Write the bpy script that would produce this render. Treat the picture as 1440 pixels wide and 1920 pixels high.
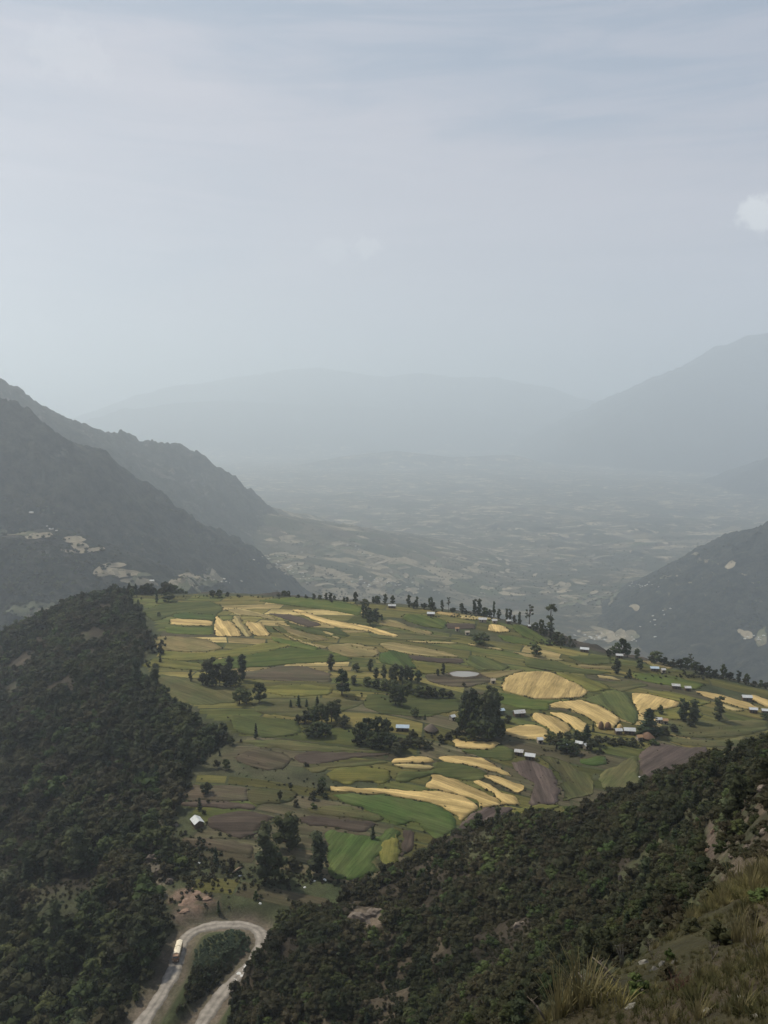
import bpy, math, random
import numpy as np
from mathutils import Vector, Matrix
from mathutils.geometry import delaunay_2d_cdt

for _o in list(bpy.data.objects):
    bpy.data.objects.remove(_o, do_unlink=True)
SC = bpy.context.scene
COL = SC.collection
random.seed(11)
RNG = np.random.default_rng(11)

# ------------------------------------------------------------------ camera
CAM_Z = 200.0                       # the viewer stands 200 m above the plateau
FPX = 1500.0                        # focal length in photo pixels (1440 x 1920)
PITCH = math.atan(180.0 / FPX)      # eye level lies 180 px above the middle of the frame
cam_d = bpy.data.cameras.new("camera")
cam_d.sensor_fit = 'VERTICAL'
cam_d.sensor_height = 36.0
cam_d.sensor_width = 36.0
cam_d.lens = 36.0 * FPX / 1920.0
cam_d.clip_start = 0.3
cam_d.clip_end = 90000.0
cam = bpy.data.objects.new("camera", cam_d)
COL.objects.link(cam)
cam.location = (0, 0, CAM_Z)
cam.rotation_euler = (math.pi / 2 - PITCH, 0, 0)
SC.camera = cam

# ------------------------------------------------------------------ sky and sun
SUN_EL, SUN_AZ = math.radians(54), math.radians(-58)    # azimuth from +Y, minus = to the left
sun_dir = Vector((math.sin(SUN_AZ) * math.cos(SUN_EL), math.cos(SUN_AZ) * math.cos(SUN_EL), math.sin(SUN_EL)))
sd = bpy.data.lights.new("sun", 'SUN')
sd.energy = 4.3
sd.angle = math.radians(3)
sd.color = (1.0, 0.92, 0.76)
sun = bpy.data.objects.new("sun", sd)
COL.objects.link(sun)
sun.rotation_euler = sun_dir.to_track_quat('Z', 'Y').to_euler()

world = bpy.data.worlds.new("World")
SC.world = world
world.use_nodes = True
wn, wl = world.node_tree.nodes, world.node_tree.links
wn.clear()


def N(nodes, t, **kw):
    n = nodes.new(t)
    for k, v in kw.items():
        if k == 'inp':
            for a, b in v.items():
                n.inputs[a].default_value = b
        else:
            setattr(n, k, v)
    return n


def math_n(nodes, links, op, a, b=None, c=None, clamp=False):
    n = nodes.new('ShaderNodeMath')
    n.operation = op
    n.use_clamp = clamp
    for i, v in enumerate((a, b, c)):
        if v is None:
            continue
        if hasattr(v, 'links') or hasattr(v, 'is_linked'):
            links.new(v, n.inputs[i])
        else:
            n.inputs[i].default_value = v
    return n.outputs[0]


def mix_rgb(nodes, links, fac, a, b, mode='MIX'):
    n = nodes.new('ShaderNodeMix')
    n.data_type = 'RGBA'
    n.blend_type = mode
    n.clamp_factor = True
    for s, v in ((n.inputs[0], fac), (n.inputs[6], a), (n.inputs[7], b)):
        if hasattr(v, 'is_linked'):
            links.new(v, s)
        elif isinstance(v, (tuple, list)):
            s.default_value = (v[0], v[1], v[2], 1)
        else:
            s.default_value = v
    return n.outputs[2]


def map_r(nodes, links, v, f0, f1, t0=0.0, t1=1.0, smooth=True):
    n = nodes.new('ShaderNodeMapRange')
    n.interpolation_type = 'SMOOTHSTEP' if smooth else 'LINEAR'
    links.new(v, n.inputs[0])
    for i, x in enumerate((f0, f1, t0, t1)):
        n.inputs[i + 1].default_value = x
    return n.outputs[0]


_fw = Vector((0, math.cos(PITCH), -math.sin(PITCH)))
_up = Vector((0, math.sin(PITCH), math.cos(PITCH)))


def pix_dir(u, v):
    return Vector(((u - 720) / FPX, 0, 0)) + _fw - _up * ((v - 960) / FPX)


tc = wn.new('ShaderNodeTexCoord')
sky = N(wn, 'ShaderNodeTexSky', sky_type='NISHITA', sun_disc=False, sun_elevation=SUN_EL,
        sun_rotation=SUN_AZ, altitude=2600.0, air_density=1.0, dust_density=2.0, ozone_density=1.0)
skyc = mix_rgb(wn, wl, 1.0, sky.outputs[0], (0.105, 0.105, 0.105), 'MULTIPLY')
mp = N(wn, 'ShaderNodeMapping')
mp.inputs['Scale'].default_value = (1.0, 1.0, 3.6)
mp.inputs['Rotation'].default_value = (0.0, math.radians(7), 0.3)
wl.new(tc.outputs['Generated'], mp.inputs[0])
n1 = N(wn, 'ShaderNodeTexNoise', inp={'Scale': 1.9, 'Detail': 7.0, 'Roughness': 0.52, 'Distortion': 0.5})
wl.new(mp.outputs[0], n1.inputs[0])
n2 = N(wn, 'ShaderNodeTexNoise', inp={'Scale': 5.0, 'Detail': 8.0, 'Roughness': 0.6})
wl.new(mp.outputs[0], n2.inputs[0])
deck = math_n(wn, wl, 'ADD', math_n(wn, wl, 'MULTIPLY', n1.outputs[0], 0.75), math_n(wn, wl, 'MULTIPLY', n2.outputs[0], 0.25))
sxyz = wn.new('ShaderNodeSeparateXYZ')
wl.new(tc.outputs['Generated'], sxyz.inputs[0])
# the pale stratus lies low over the valley and thins out to blue-grey higher up
lowz = math_n(wn, wl, 'ADD', sxyz.outputs[2], math_n(wn, wl, 'MULTIPLY', sxyz.outputs[0], 0.10))
lowz = math_n(wn, wl, 'ADD', lowz, math_n(wn, wl, 'MULTIPLY_ADD', deck, -0.42, 0.21))
deck_m = math_n(wn, wl, 'MULTIPLY', map_r(wn, wl, lowz, 0.405, 0.30, 0.0, 1.0), map_r(wn, wl, deck, 0.30, 0.62, 0.62, 1.0))
veil = mix_rgb(wn, wl, deck_m, (0.285, 0.35, 0.455), (0.52, 0.50, 0.55))
streak = N(wn, 'ShaderNodeTexNoise', inp={'Scale': 3.2, 'Detail': 6.0, 'Roughness': 0.55, 'Distortion': 0.8})
mp2 = N(wn, 'ShaderNodeMapping')
mp2.inputs['Scale'].default_value = (1.0, 0.8, 9.0)
mp2.inputs['Rotation'].default_value = (0.0, math.radians(5), 0.0)
wl.new(tc.outputs['Generated'], mp2.inputs[0])
wl.new(mp2.outputs[0], streak.inputs[0])
veil = mix_rgb(wn, wl, map_r(wn, wl, streak.outputs[0], 0.36, 0.66, 0.0, 0.4), veil, (0.605, 0.565, 0.615))
skyv = mix_rgb(wn, wl, 0.84, skyc, veil)


def puff(u, v, rad, dens, seed):
    d = pix_dir(u, v).normalized()
    dn = N(wn, 'ShaderNodeTexNoise', inp={'Scale': 34.0 + seed, 'Detail': 8.0, 'Roughness': 0.66})
    wl.new(tc.outputs['Generated'], dn.inputs[0])
    off = N(wn, 'ShaderNodeVectorMath', operation='SUBTRACT')
    wl.new(tc.outputs['Generated'], off.inputs[0])
    off.inputs[1].default_value = d
    sc_ = N(wn, 'ShaderNodeVectorMath', operation='MULTIPLY')
    wl.new(off.outputs[0], sc_.inputs[0])
    sc_.inputs[1].default_value = (1.0, 1.0, 1.6)
    ln = N(wn, 'ShaderNodeVectorMath', operation='LENGTH')
    wl.new(sc_.outputs[0], ln.inputs[0])
    wob = math_n(wn, wl, 'MULTIPLY', math_n(wn, wl, 'SUBTRACT', dn.outputs[0], 0.5), rad * 2.2)
    dd = math_n(wn, wl, 'ADD', ln.outputs[1], wob)
    return map_r(wn, wl, dd, rad, rad * 0.5, 0.0, dens)


out = skyv
for (u, v, rad, dens, seed) in ((1422, 402, 0.034, 0.9, 0), (690, 461, 0.026, 0.30, 3), (628, 472, 0.030, 0.14, 5), (130, 100, 0.05, 0.12, 7)):
    out = mix_rgb(wn, wl, puff(u, v, rad, dens, seed), out, (0.80, 0.81, 0.83))
bg = wn.new('ShaderNodeBackground')
bg.inputs[1].default_value = 1.0
wl.new(out, bg.inputs[0])
wo = wn.new('ShaderNodeOutputWorld')
wl.new(bg.outputs[0], wo.inputs[0])
world.cycles.sampling_method = 'MANUAL'
world.cycles.sample_map_resolution = 512

vs = SC.view_settings
vs.view_transform = 'Standard'
vs.look = 'None'
vs.exposure = 0.0
vs.gamma = 1.0
vs.use_curve_mapping = False
SC.render.engine = 'CYCLES'
cy = SC.cycles
cy.use_denoising = True
cy.denoiser = 'OPENIMAGEDENOISE'
cy.max_bounces = 6
cy.diffuse_bounces = 3
cy.glossy_bounces = 2
cy.transmission_bounces = 3
cy.transparent_max_bounces = 6
cy.volume_bounces = 4
cy.sample_clamp_indirect = 4.0
cy.use_adaptive_sampling = True
cy.adaptive_threshold = 0.012

# ------------------------------------------------------------------ helpers


def tag(o, label=None, cat=None, group=None, kind=None):
    if label:
        o['label'] = label
    if cat:
        o['category'] = cat
    if group:
        o['group'] = group
    if kind:
        o['kind'] = kind
    return o


def mesh_obj(name, verts, faces, mat=None, parent=None, smooth=False, mats=None, midx=None):
    me = bpy.data.meshes.new(name)
    if isinstance(verts, np.ndarray):
        verts = verts.tolist()
    if isinstance(faces, np.ndarray):
        faces = faces.tolist()
    me.from_pydata(verts, [], faces)
    if mats:
        for m in mats:
            me.materials.append(m)
        if midx is not None:
            me.polygons.foreach_set('material_index', midx)
    elif mat:
        me.materials.append(mat)
    if smooth:
        me.polygons.foreach_set('use_smooth', [True] * len(me.polygons))
    me.update()
    o = bpy.data.objects.new(name, me)
    COL.objects.link(o)
    o.parent = parent
    return o


def empty(name, loc=(0, 0, 0), rz=0.0):
    o = bpy.data.objects.new(name, None)
    o.empty_display_size = 0.5
    COL.objects.link(o)
    o.location = loc
    o.rotation_euler = (0, 0, rz)
    return o


def copy_tree(o, parent=None):
    c = o.copy()
    COL.objects.link(c)
    c.parent = parent
    for ch in o.children:
        copy_tree(ch, c)
    return c


class MB:
    """collects simple shapes into one mesh"""

    def __init__(s):
        s.v, s.f = [], []

    def add(s, vs_, fs_):
        b = len(s.v)
        s.v += [tuple(x) for x in vs_]
        s.f += [tuple(b + i for i in f) for f in fs_]

    def box(s, x0, x1, y0, y1, z0, z1, m=None, bev=0.0):
        if bev > 0:
            pr = [(x0 + bev, y0), (x1 - bev, y0), (x1, y0 + bev), (x1, y1 - bev), (x1 - bev, y1), (x0 + bev, y1), (x0, y1 - bev), (x0, y0 + bev)]
        else:
            pr = [(x0, y0), (x1, y0), (x1, y1), (x0, y1)]
        n = len(pr)
        vv = [Vector((a, b, z0)) for a, b in pr] + [Vector((a, b, z1)) for a, b in pr]
        if m:
            vv = [m @ q for q in vv]
        s.add(vv, [tuple(range(n - 1, -1, -1)), tuple(range(n, 2 * n))] + [(i, (i + 1) % n, n + (i + 1) % n, n + i) for i in range(n)])

    def tube(s, pts, rads, n=6, cap=True):
        pts = [Vector(p) for p in pts]
        rings = []
        vv = []
        for i, p in enumerate(pts):
            d = (pts[min(i + 1, len(pts) - 1)] - pts[max(i - 1, 0)])
            if d.length < 1e-6:
                d = Vector((0, 0, 1))
            d.normalize()
            a = d.orthogonal().normalized()
            b = d.cross(a)
            rings.append(len(vv))
            for k in range(n):
                t = 2 * math.pi * k / n
                vv.append(p + (a * math.cos(t) + b * math.sin(t)) * rads[i])
        ff = []
        for i in range(len(pts) - 1):
            for k in range(n):
                ff.append((i * n + k, i * n + (k + 1) % n, (i + 1) * n + (k + 1) % n, (i + 1) * n + k))
        if cap:
            ff.append(tuple(range(n - 1, -1, -1)))
            ff.append(tuple((len(pts) - 1) * n + k for k in range(n)))
        s.add(vv, ff)

    def build(s, name, mat, parent=None, smooth=False):
        return mesh_obj(name, s.v, s.f, mat, parent, smooth)


# numpy noise -------------------------------------------------------
def _hash(ix, iy, seed):
    h = (ix.astype(np.int64) * 374761393 + iy.astype(np.int64) * 668265263 + seed * 974634721) & 0xffffffff
    h = ((h ^ (h >> 13)) * 1274126177) & 0xffffffff
    h = ((h ^ (h >> 16)) * 2246822519) & 0xffffffff
    h = h ^ (h >> 15)
    return (h & 0xffffff) / float(0xffffff)


def vnoise(x, y, seed=0):
    x = np.asarray(x, float)
    y = np.asarray(y, float)
    xi, yi = np.floor(x), np.floor(y)
    fx, fy = x - xi, y - yi
    fx = fx * fx * fx * (fx * (fx * 6 - 15) + 10)
    fy = fy * fy * fy * (fy * (fy * 6 - 15) + 10)
    a = _hash(xi, yi, seed)
    b = _hash(xi + 1, yi, seed)
    c = _hash(xi, yi + 1, seed)
    d = _hash(xi + 1, yi + 1, seed)
    return (a * (1 - fx) + b * fx) * (1 - fy) + (c * (1 - fx) + d * fx) * fy


def fbm(x, y, scale, octv=4, seed=0, rough=0.5, ridged=False):
    t, amp, tot, s = 0.0, 1.0, 0.0, 1.0 / scale
    for o in range(octv):
        n = vnoise(x * s + o * 17.3, y * s - o * 9.1, seed + o * 31) * 2 - 1
        if ridged:
            n = 1 - 2 * np.abs(n)
        t = t + amp * n
        tot += amp
        amp *= rough
        s *= 2.03
    return t / tot


def sstep(a, b, x):
    t = np.clip((x - a) / (b - a), 0, 1)
    return t * t * (3 - 2 * t)


def dir_np(u, v):
    """ray with unit y for photo pixels"""
    u = np.asarray(u, float)
    v = np.asarray(v, float)
    k = (v - 960) / FPX
    y = math.cos(PITCH) - math.sin(PITCH) * k
    z = -math.sin(PITCH) - math.cos(PITCH) * k
    return (u - 720) / FPX / y, z / y


def P(u, v, Y):
    a, b = dir_np(u, v)
    return np.array([a * Y, Y + 0 * a, CAM_Z + b * Y]).T


def poly_dist(px, py, poly, closed=True):
    """distance to a polyline and inside flag"""
    poly = np.asarray(poly, float)
    n = len(poly)
    d2 = np.full(np.shape(px), 1e18)
    ins = np.zeros(np.shape(px), bool)
    for i in range(n if closed else n - 1):
        ax, ay = poly[i]
        bx, by = poly[(i + 1) % n]
        ex, ey = bx - ax, by - ay
        t = np.clip(((px - ax) * ex + (py - ay) * ey) / (ex * ex + ey * ey + 1e-12), 0, 1)
        d2 = np.minimum(d2, (px - ax - t * ex) ** 2 + (py - ay - t * ey) ** 2)
        if closed and abs(ey) > 1e-12:
            c = (ay > py) != (by > py)
            xx = ax + (py - ay) / ey * ex
            ins ^= c & (px < xx)
    return np.sqrt(d2), ins


def smax(a, b, k):
    h = np.clip(0.5 + 0.5 * (a - b) / k, 0, 1)
    return b * (1 - h) + a * h + k * h * (1 - h)


# ------------------------------------------------------------------ the near land: plateau, forest slopes, the viewer's hill
def tilt(x, y):
    return -0.06 * np.maximum(x, 0) ** 1.0 + 3.0 * fbm(x, y, 170.0, 2, 5) - 0.02 * np.maximum(-x - 60, 0)


def on_plateau(u, v):
    a, b = dir_np(u, v)
    Y = -CAM_Z / b
    for _ in range(12):
        Y = (tilt(a * Y, Y) - CAM_Z) / b
    return np.array([a * Y, Y]).T


edge_px = [(248, 1920), (288, 1850), (314, 1780), (322, 1735), (322, 1700), (326, 1600), (322, 1520), (345, 1450), (428, 1388), (380, 1365),
           (300, 1310), (250, 1255), (285, 1215), (262, 1150), (215, 1114), (330, 1112), (430, 1111), (530, 1116), (640, 1124), (740, 1132),
           (860, 1145), (940, 1160), (1000, 1182), (1060, 1207), (1150, 1226), (1250, 1246), (1350, 1268), (1440, 1289), (1540, 1312)]
e = np.array(edge_px, float)
EDGE = [tuple(p) for p in on_plateau(e[:, 0], e[:, 1])] + [(420, 400), (330, 240), (150, 150), (-10, 120), (-62, 120), (-78, 170)]

# the viewer's hill: control points (u, v, distance)
crest = [(470, 1800, 262), (500, 1742, 282), (560, 1700, 296), (740, 1648, 318), (860, 1578, 330), (1000, 1550, 326), (1150, 1506, 304), (1230, 1476, 290),
         (1330, 1462, 262), (1400, 1432, 242), (1440, 1422, 232), (1540, 1380, 215)]
vis = [(500, 1850, 246), (480, 1920, 222), (640, 1760, 276), (700, 1850, 236), (640, 1920, 214), (800, 1700, 285), (850, 1800, 235), (860, 1900, 190),
       (960, 1640, 284), (1000, 1740, 225), (990, 1840, 165), (1000, 1915, 130), (1100, 1600, 260), (1120, 1700, 200), (1110, 1790, 140),
       (1210, 1530, 240), (1230, 1620, 185), (1240, 1700, 130), (1320, 1512, 205), (1330, 1570, 150), (1310, 1650, 100), (1400, 1470, 175),
       (1440, 1456, 160), (1385, 1530, 104), (1440, 1490, 92), (1420, 1560, 70), (1370, 1620, 66), (1540, 1430, 120), (1560, 1500, 70)]
front = [(1440, 1655, 19), (1380, 1672, 21), (1320, 1705, 22), (1250, 1765, 20.5), (1180, 1810, 18.5), (1110, 1842, 16.5), (1040, 1885, 14.5), (1010, 1925, 13.2),
         (1440, 1760, 12.5), (1330, 1790, 14), (1440, 1920, 8), (1300, 1920, 9.4), (1180, 1920, 11), (1240, 1850, 13), (1600, 1700, 14), (1600, 1920, 6.5), (1560, 1620, 21)]
pts = []
for (u, v, Y) in crest:
    p = P(u, v, Y)
    pts.append(p)
    d = np.array([p[0], p[1]]) / np.hypot(p[0], p[1])
    for (dd, dz) in ((45, -46), (120, -135), (260, -230)):
        pts.append(np.array([p[0] + d[0] * dd, p[1] + d[1] * dd, p[2] + dz]))
for (u, v, Y) in vis:
    pts.append(P(u, v, Y))
for i, (u, v, Y) in enumerate(front):
    p = P(u, v, Y)
    pts.append(p)
    if i < 8:                                   # the ground breaks away behind the grassy brink
        d = np.array([p[0], p[1]]) / np.hypot(p[0], p[1])
        for (dd, dz) in ((5, -6.5), (18, -21)):
            pts.append(np.array([p[0] + d[0] * dd, p[1] + d[1] * dd, p[2] + dz]))
pts += [np.array(q, float) for q in ((0, 0, 198.2), (-4, 6, 193.0), (6, 1, 200.5), (0, 8, 190.5), (-8, 20, 172), (-20, 60, 118), (-30, 120, 60), (-60, 150, 5), (-50, 190, 6),
                                     (-58, 235, -14), (-100, 200, -50), (-120, 270, -70), (-70, 300, -60), (-40, 360, -60), (20, 30, 190), (40, 60, 180),
                                     (-40, 30, 130), (-60, 80, 60), (-120, 100, -40), (70, 100, 165), (140, 180, 150), (0, 100, 105), (2, 50, 145))]
HP = np.array(pts)
C2 = 2.0


def _kern(d2):
    return np.sqrt(d2 + C2)


A = _kern((HP[:, None, 0] - HP[None, :, 0]) ** 2 + (HP[:, None, 1] - HP[None, :, 1]) ** 2)
nP = len(HP)
M_ = np.zeros((nP + 3, nP + 3))
M_[:nP, :nP] = A - np.eye(nP) * 0.4
M_[:nP, nP] = 1
M_[:nP, nP + 1:] = HP[:, :2]
M_[nP, :nP] = 1
M_[nP + 1:, :nP] = HP[:, :2].T
W_ = np.linalg.solve(M_, np.concatenate([HP[:, 2], np.zeros(3)]))


def hill(x, y):
    sh = np.shape(x)
    x = np.ravel(x)
    y = np.ravel(y)
    o = np.empty(len(x))
    for i in range(0, len(x), 40000):
        xs, ys = x[i:i + 40000], y[i:i + 40000]
        o[i:i + 40000] = _kern((xs[:, None] - HP[None, :, 0]) ** 2 + (ys[:, None] - HP[None, :, 1]) ** 2) @ W_[:nP] + W_[nP] + W_[nP + 1] * xs + W_[nP + 2] * ys
    return o.reshape(sh)


# the road: an unpaved hairpin on the neck between the hill and the plateau
ROAD_Z = -4.0
road_px = [(240, 1962), (258, 1930), (275, 1905), (297, 1873), (316, 1840), (328, 1813), (334, 1790), (340, 1772), (352, 1754), (372, 1742), (400, 1735), (432, 1733), (462, 1735),
           (484, 1744), (492, 1760), (486, 1783), (473, 1804), (455, 1822), (433, 1844), (412, 1868), (394, 1893), (378, 1918), (362, 1948)]
r_ = np.array(road_px, float)
_a, _b = dir_np(r_[:, 0], r_[:, 1])
_Y = (ROAD_Z - CAM_Z) / _b
road_xy = np.array([_a * _Y, _Y]).T


def resample(p, step):
    p = np.asarray(p, float)
    # Catmull-Rom then even spacing
    q = []
    n = len(p)
    for i in range(n - 1):
        p0, p1, p2, p3 = p[max(i - 1, 0)], p[i], p[i + 1], p[min(i + 2, n - 1)]
        for t in np.linspace(0, 1, 12, endpoint=False):
            q.append(0.5 * ((2 * p1) + (-p0 + p2) * t + (2 * p0 - 5 * p1 + 4 * p2 - p3) * t * t + (-p0 + 3 * p1 - 3 * p2 + p3) * t ** 3))
    q.append(p[-1])
    q = np.array(q)
    s = np.concatenate([[0], np.cumsum(np.hypot(*np.diff(q, axis=0).T))])
    ss = np.arange(0, s[-1], step)
    return np.array([np.interp(ss, s, q[:, k]) for k in range(q.shape[1])]).T


ROAD = resample(road_xy, 1.5)


def land(x, y):
    d, ins = poly_dist(x, y, EDGE)
    sdv = np.where(ins, -d, d)
    o = np.maximum(sdv, 0)
    soft = np.where(sdv > -14, (sdv + 14) ** 2 / 56.0, 0) * (sdv < 14) + np.where(sdv >= 14, sdv, 0)
    fall = 0.30 * np.minimum(soft, 60) + 0.50 * np.maximum(soft - 60, 0)
    gul = fbm(x, y, 85.0, 5, 3, 0.55, True) * 11.0 * sstep(6, 110, o) + fbm(x, y, 28.0, 3, 9) * 3.0 * sstep(4, 50, o)
    z = tilt(x, y) - fall + gul
    z = z + fbm(x, y, 26.0, 3, 21) * 0.5 * (sdv < 10)
    h = hill(x, y)
    r = np.hypot(x, y)
    amp = np.clip(r * 0.02, 0.05, 4.5)
    sc1 = fbm(x, y, 42.0, 4, 40, 0.55, True) * amp * sstep(25, 90, r) * 1.2 + fbm(x, y, 9.0, 4, 44) * np.clip(r * 0.012, 0.02, 1.0) + fbm(x, y, 1.7, 3, 47) * (0.11 + 0.22 * sstep(28, 45, r)) + fbm(x, y, 4.0, 3, 49, 0.55, True) * 0.7 * sstep(28, 50, r)
    h = h + sc1
    z = np.maximum(z, -900)
    zz = smax(z, h, 4.0)
    cov_hill = h > z
    # road bench
    near = (y > 120) & (y < 350) & (x > -160) & (x < 20)
    rd = np.full(np.shape(x), 999.0)
    if near.any():
        rr, _ = poly_dist(x[near], y[near], ROAD[::2], False)
        rd[near] = rr
    w = 1 - sstep(4.6, 9.5, rd)
    zz = zz * (1 - w) + (ROAD_Z - 0.25) * w
    return zz, sdv, cov_hill, rd


NT, NR = 560, 800
TH = np.linspace(math.radians(-36), math.radians(36), NT)
R0, R1 = 2.5, 1500.0
RR = np.exp(np.linspace(math.log(R0), math.log(R1), NR))
GX = np.sin(TH)[None, :] * RR[:, None]
GY = np.cos(TH)[None, :] * RR[:, None]
GZ, GSD, GHILL, GRD = land(GX, GY)


def height(x, y):
    x = np.asarray(x, float)
    y = np.asarray(y, float)
    r = np.clip(np.hypot(x, y), R0, R1 * 0.9999)
    t = np.clip(np.arctan2(x, y), TH[0], TH[-1] - 1e-6)
    fi = (np.log(r) - math.log(R0)) / (math.log(R1) - math.log(R0)) * (NR - 1)
    fj = (t - TH[0]) / (TH[-1] - TH[0]) * (NT - 1)
    i = np.minimum(fi.astype(int), NR - 2)
    j = np.minimum(fj.astype(int), NT - 2)
    a, b = fi - i, fj - j
    return (GZ[i, j] * (1 - a) + GZ[i + 1, j] * a) * (1 - b) + (GZ[i, j + 1] * (1 - a) + GZ[i + 1, j + 1] * a) * b


def grid_sample(G, x, y):
    r = np.clip(np.hypot(x, y), R0, R1 * 0.9999)
    t = np.clip(np.arctan2(x, y), TH[0], TH[-1] - 1e-6)
    i = ((np.log(r) - math.log(R0)) / (math.log(R1) - math.log(R0)) * (NR - 1) + 0.5).astype(int)
    j = ((t - TH[0]) / (TH[-1] - TH[0]) * (NT - 1) + 0.5).astype(int)
    return G[np.clip(i, 0, NR - 1), np.clip(j, 0, NT - 1)]


def hit(u, v, rmin=3.0):
    """first point of the near land seen through photo pixel (u, v)"""
    a, b = dir_np(u, v)
    k = math.hypot(float(a), 1.0)
    Y = RR / k
    zr = CAM_Z + float(b) * Y
    zt = height(float(a) * Y, Y)
    ok = np.nonzero((zt >= zr) & (RR > rmin))[0]
    if len(ok) == 0:
        return None
    i = ok[0]
    if i == 0:
        y = Y[0]
    else:
        d0, d1 = zr[i - 1] - zt[i - 1], zr[i] - zt[i]
        y = Y[i - 1] + (Y[i] - Y[i - 1]) * (d0 / (d0 - d1 + 1e-9))
    x = float(a) * y
    return Vector((x, y, float(height(x, y))))


def plat(u, v):
    """point of the plateau seen at pixel (u, v), the hill in front looked past"""
    a, b = dir_np(u, v)
    k = math.hypot(float(a), 1.0)
    Y = RR / k
    x = float(a) * Y
    zr = CAM_Z + float(b) * Y
    zt = height(x, Y)
    m = ~grid_sample(GHILL, x, Y) & (Y > 225)
    ok = np.nonzero((zt >= zr) & m)[0]
    if len(ok) == 0:
        return hit(u, v)
    i = ok[0]
    d0, d1 = zr[i - 1] - zt[i - 1], zr[i] - zt[i]
    t = min(max(d0 / (d0 - d1 + 1e-9), 0), 1)
    y = Y[i - 1] + (Y[i] - Y[i - 1]) * t
    x = float(a) * y
    return Vector((x, y, float(height(x, y))))


def depth_of(p):
    return p[1] * math.cos(PITCH) - (p[2] - CAM_Z) * math.sin(PITCH)


def proj(x, y, z):
    dz = z - CAM_Z
    d = y * math.cos(PITCH) - dz * math.sin(PITCH)
    upc = y * math.sin(PITCH) + dz * math.cos(PITCH)
    return 720 + FPX * x / d, 960 - FPX * upc / d, d


# what the viewer sees of the near land (running horizon along each bearing)
_el = (GZ - CAM_Z) / RR[:, None]
_run = np.maximum.accumulate(_el, axis=0)
GVIS = np.zeros_like(_el)
GVIS[1:] = _el[1:] - _run[:-1]      # > 0: seen; below 0: hidden by that slope

# ------------------------------------------------------------------ materials
def new_mat(name):
    m = bpy.data.materials.new(name)
    m.use_nodes = True
    nt = m.node_tree
    nt.nodes.clear()
    o = nt.nodes.new('ShaderNodeOutputMaterial')
    b = nt.nodes.new('ShaderNodeBsdfPrincipled')
    b.inputs['Roughness'].default_value = 0.9
    b.inputs['Specular IOR Level'].default_value = 0.15
    nt.links.new(b.outputs[0], o.inputs[0])
    return m, nt.nodes, nt.links, b


def noise_on(nodes, links, coord, scale, detail=5.0, rough=0.55, dist=0.0):
    n = N(nodes, 'ShaderNodeTexNoise', inp={'Scale': scale, 'Detail': detail, 'Roughness': rough, 'Distortion': dist})
    links.new(coord, n.inputs[0])
    return n.outputs[0]


def geo_pos(nodes):
    return nodes.new('ShaderNodeNewGeometry').outputs['Position']


def ground_mat(name, attr, fine, coarse, lo=0.62, hi=1.45, bump=0.4, bdist=0.3):
    m, nd, lk, b = new_mat(name)
    at = nd.new('ShaderNodeAttribute')
    at.attribute_name = attr
    pos = geo_pos(nd)
    a = map_r(nd, lk, noise_on(nd, lk, pos, coarse, 6), 0.3, 0.7, lo, hi, False)
    c = map_r(nd, lk, noise_on(nd, lk, pos, fine, 6, 0.65), 0.25, 0.75, lo, hi, False)
    k = math_n(nd, lk, 'MULTIPLY', a, c)
    cc = nd.new('ShaderNodeVectorMath')
    cc.operation = 'SCALE'
    lk.new(at.outputs['Color'], cc.inputs[0])
    lk.new(k, cc.inputs['Scale'])
    lk.new(cc.outputs[0], b.inputs['Base Color'])
    bp = nd.new('ShaderNodeBump')
    bp.inputs['Strength'].default_value = bump
    bp.inputs['Distance'].default_value = bdist
    lk.new(noise_on(nd, lk, pos, fine * 1.5, 6, 0.65), bp.inputs['Height'])
    lk.new(bp.outputs[0], b.inputs['Normal'])
    return m


def plain_mat(name, col, rough=0.85, spec=0.15, metal=0.0, var=0.25, scale=2.0, bump=0.0, coords='Position'):
    m, nd, lk, b = new_mat(name)
    if coords == 'Position':
        pos = geo_pos(nd)
    else:
        pos = nd.new('ShaderNodeTexCoord').outputs['Object']
    n = noise_on(nd, lk, pos, scale, 6, 0.6)
    k = map_r(nd, lk, n, 0.25, 0.75, 1 - var, 1 + var, False)
    c = nd.new('ShaderNodeVectorMath')
    c.operation = 'SCALE'
    c.inputs[0].default_value = col
    lk.new(k, c.inputs['Scale'])
    lk.new(c.outputs[0], b.inputs['Base Color'])
    b.inputs['Roughness'].default_value = rough
    b.inputs['Specular IOR Level'].default_value = spec
    b.inputs['Metallic'].default_value = metal
    if bump:
        bp = nd.new('ShaderNodeBump')
        bp.inputs['Strength'].default_value = bump
        bp.inputs['Distance'].default_value = 0.2
        lk.new(n, bp.inputs['Height'])
        lk.new(bp.outputs[0], b.inputs['Normal'])
    return m


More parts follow.
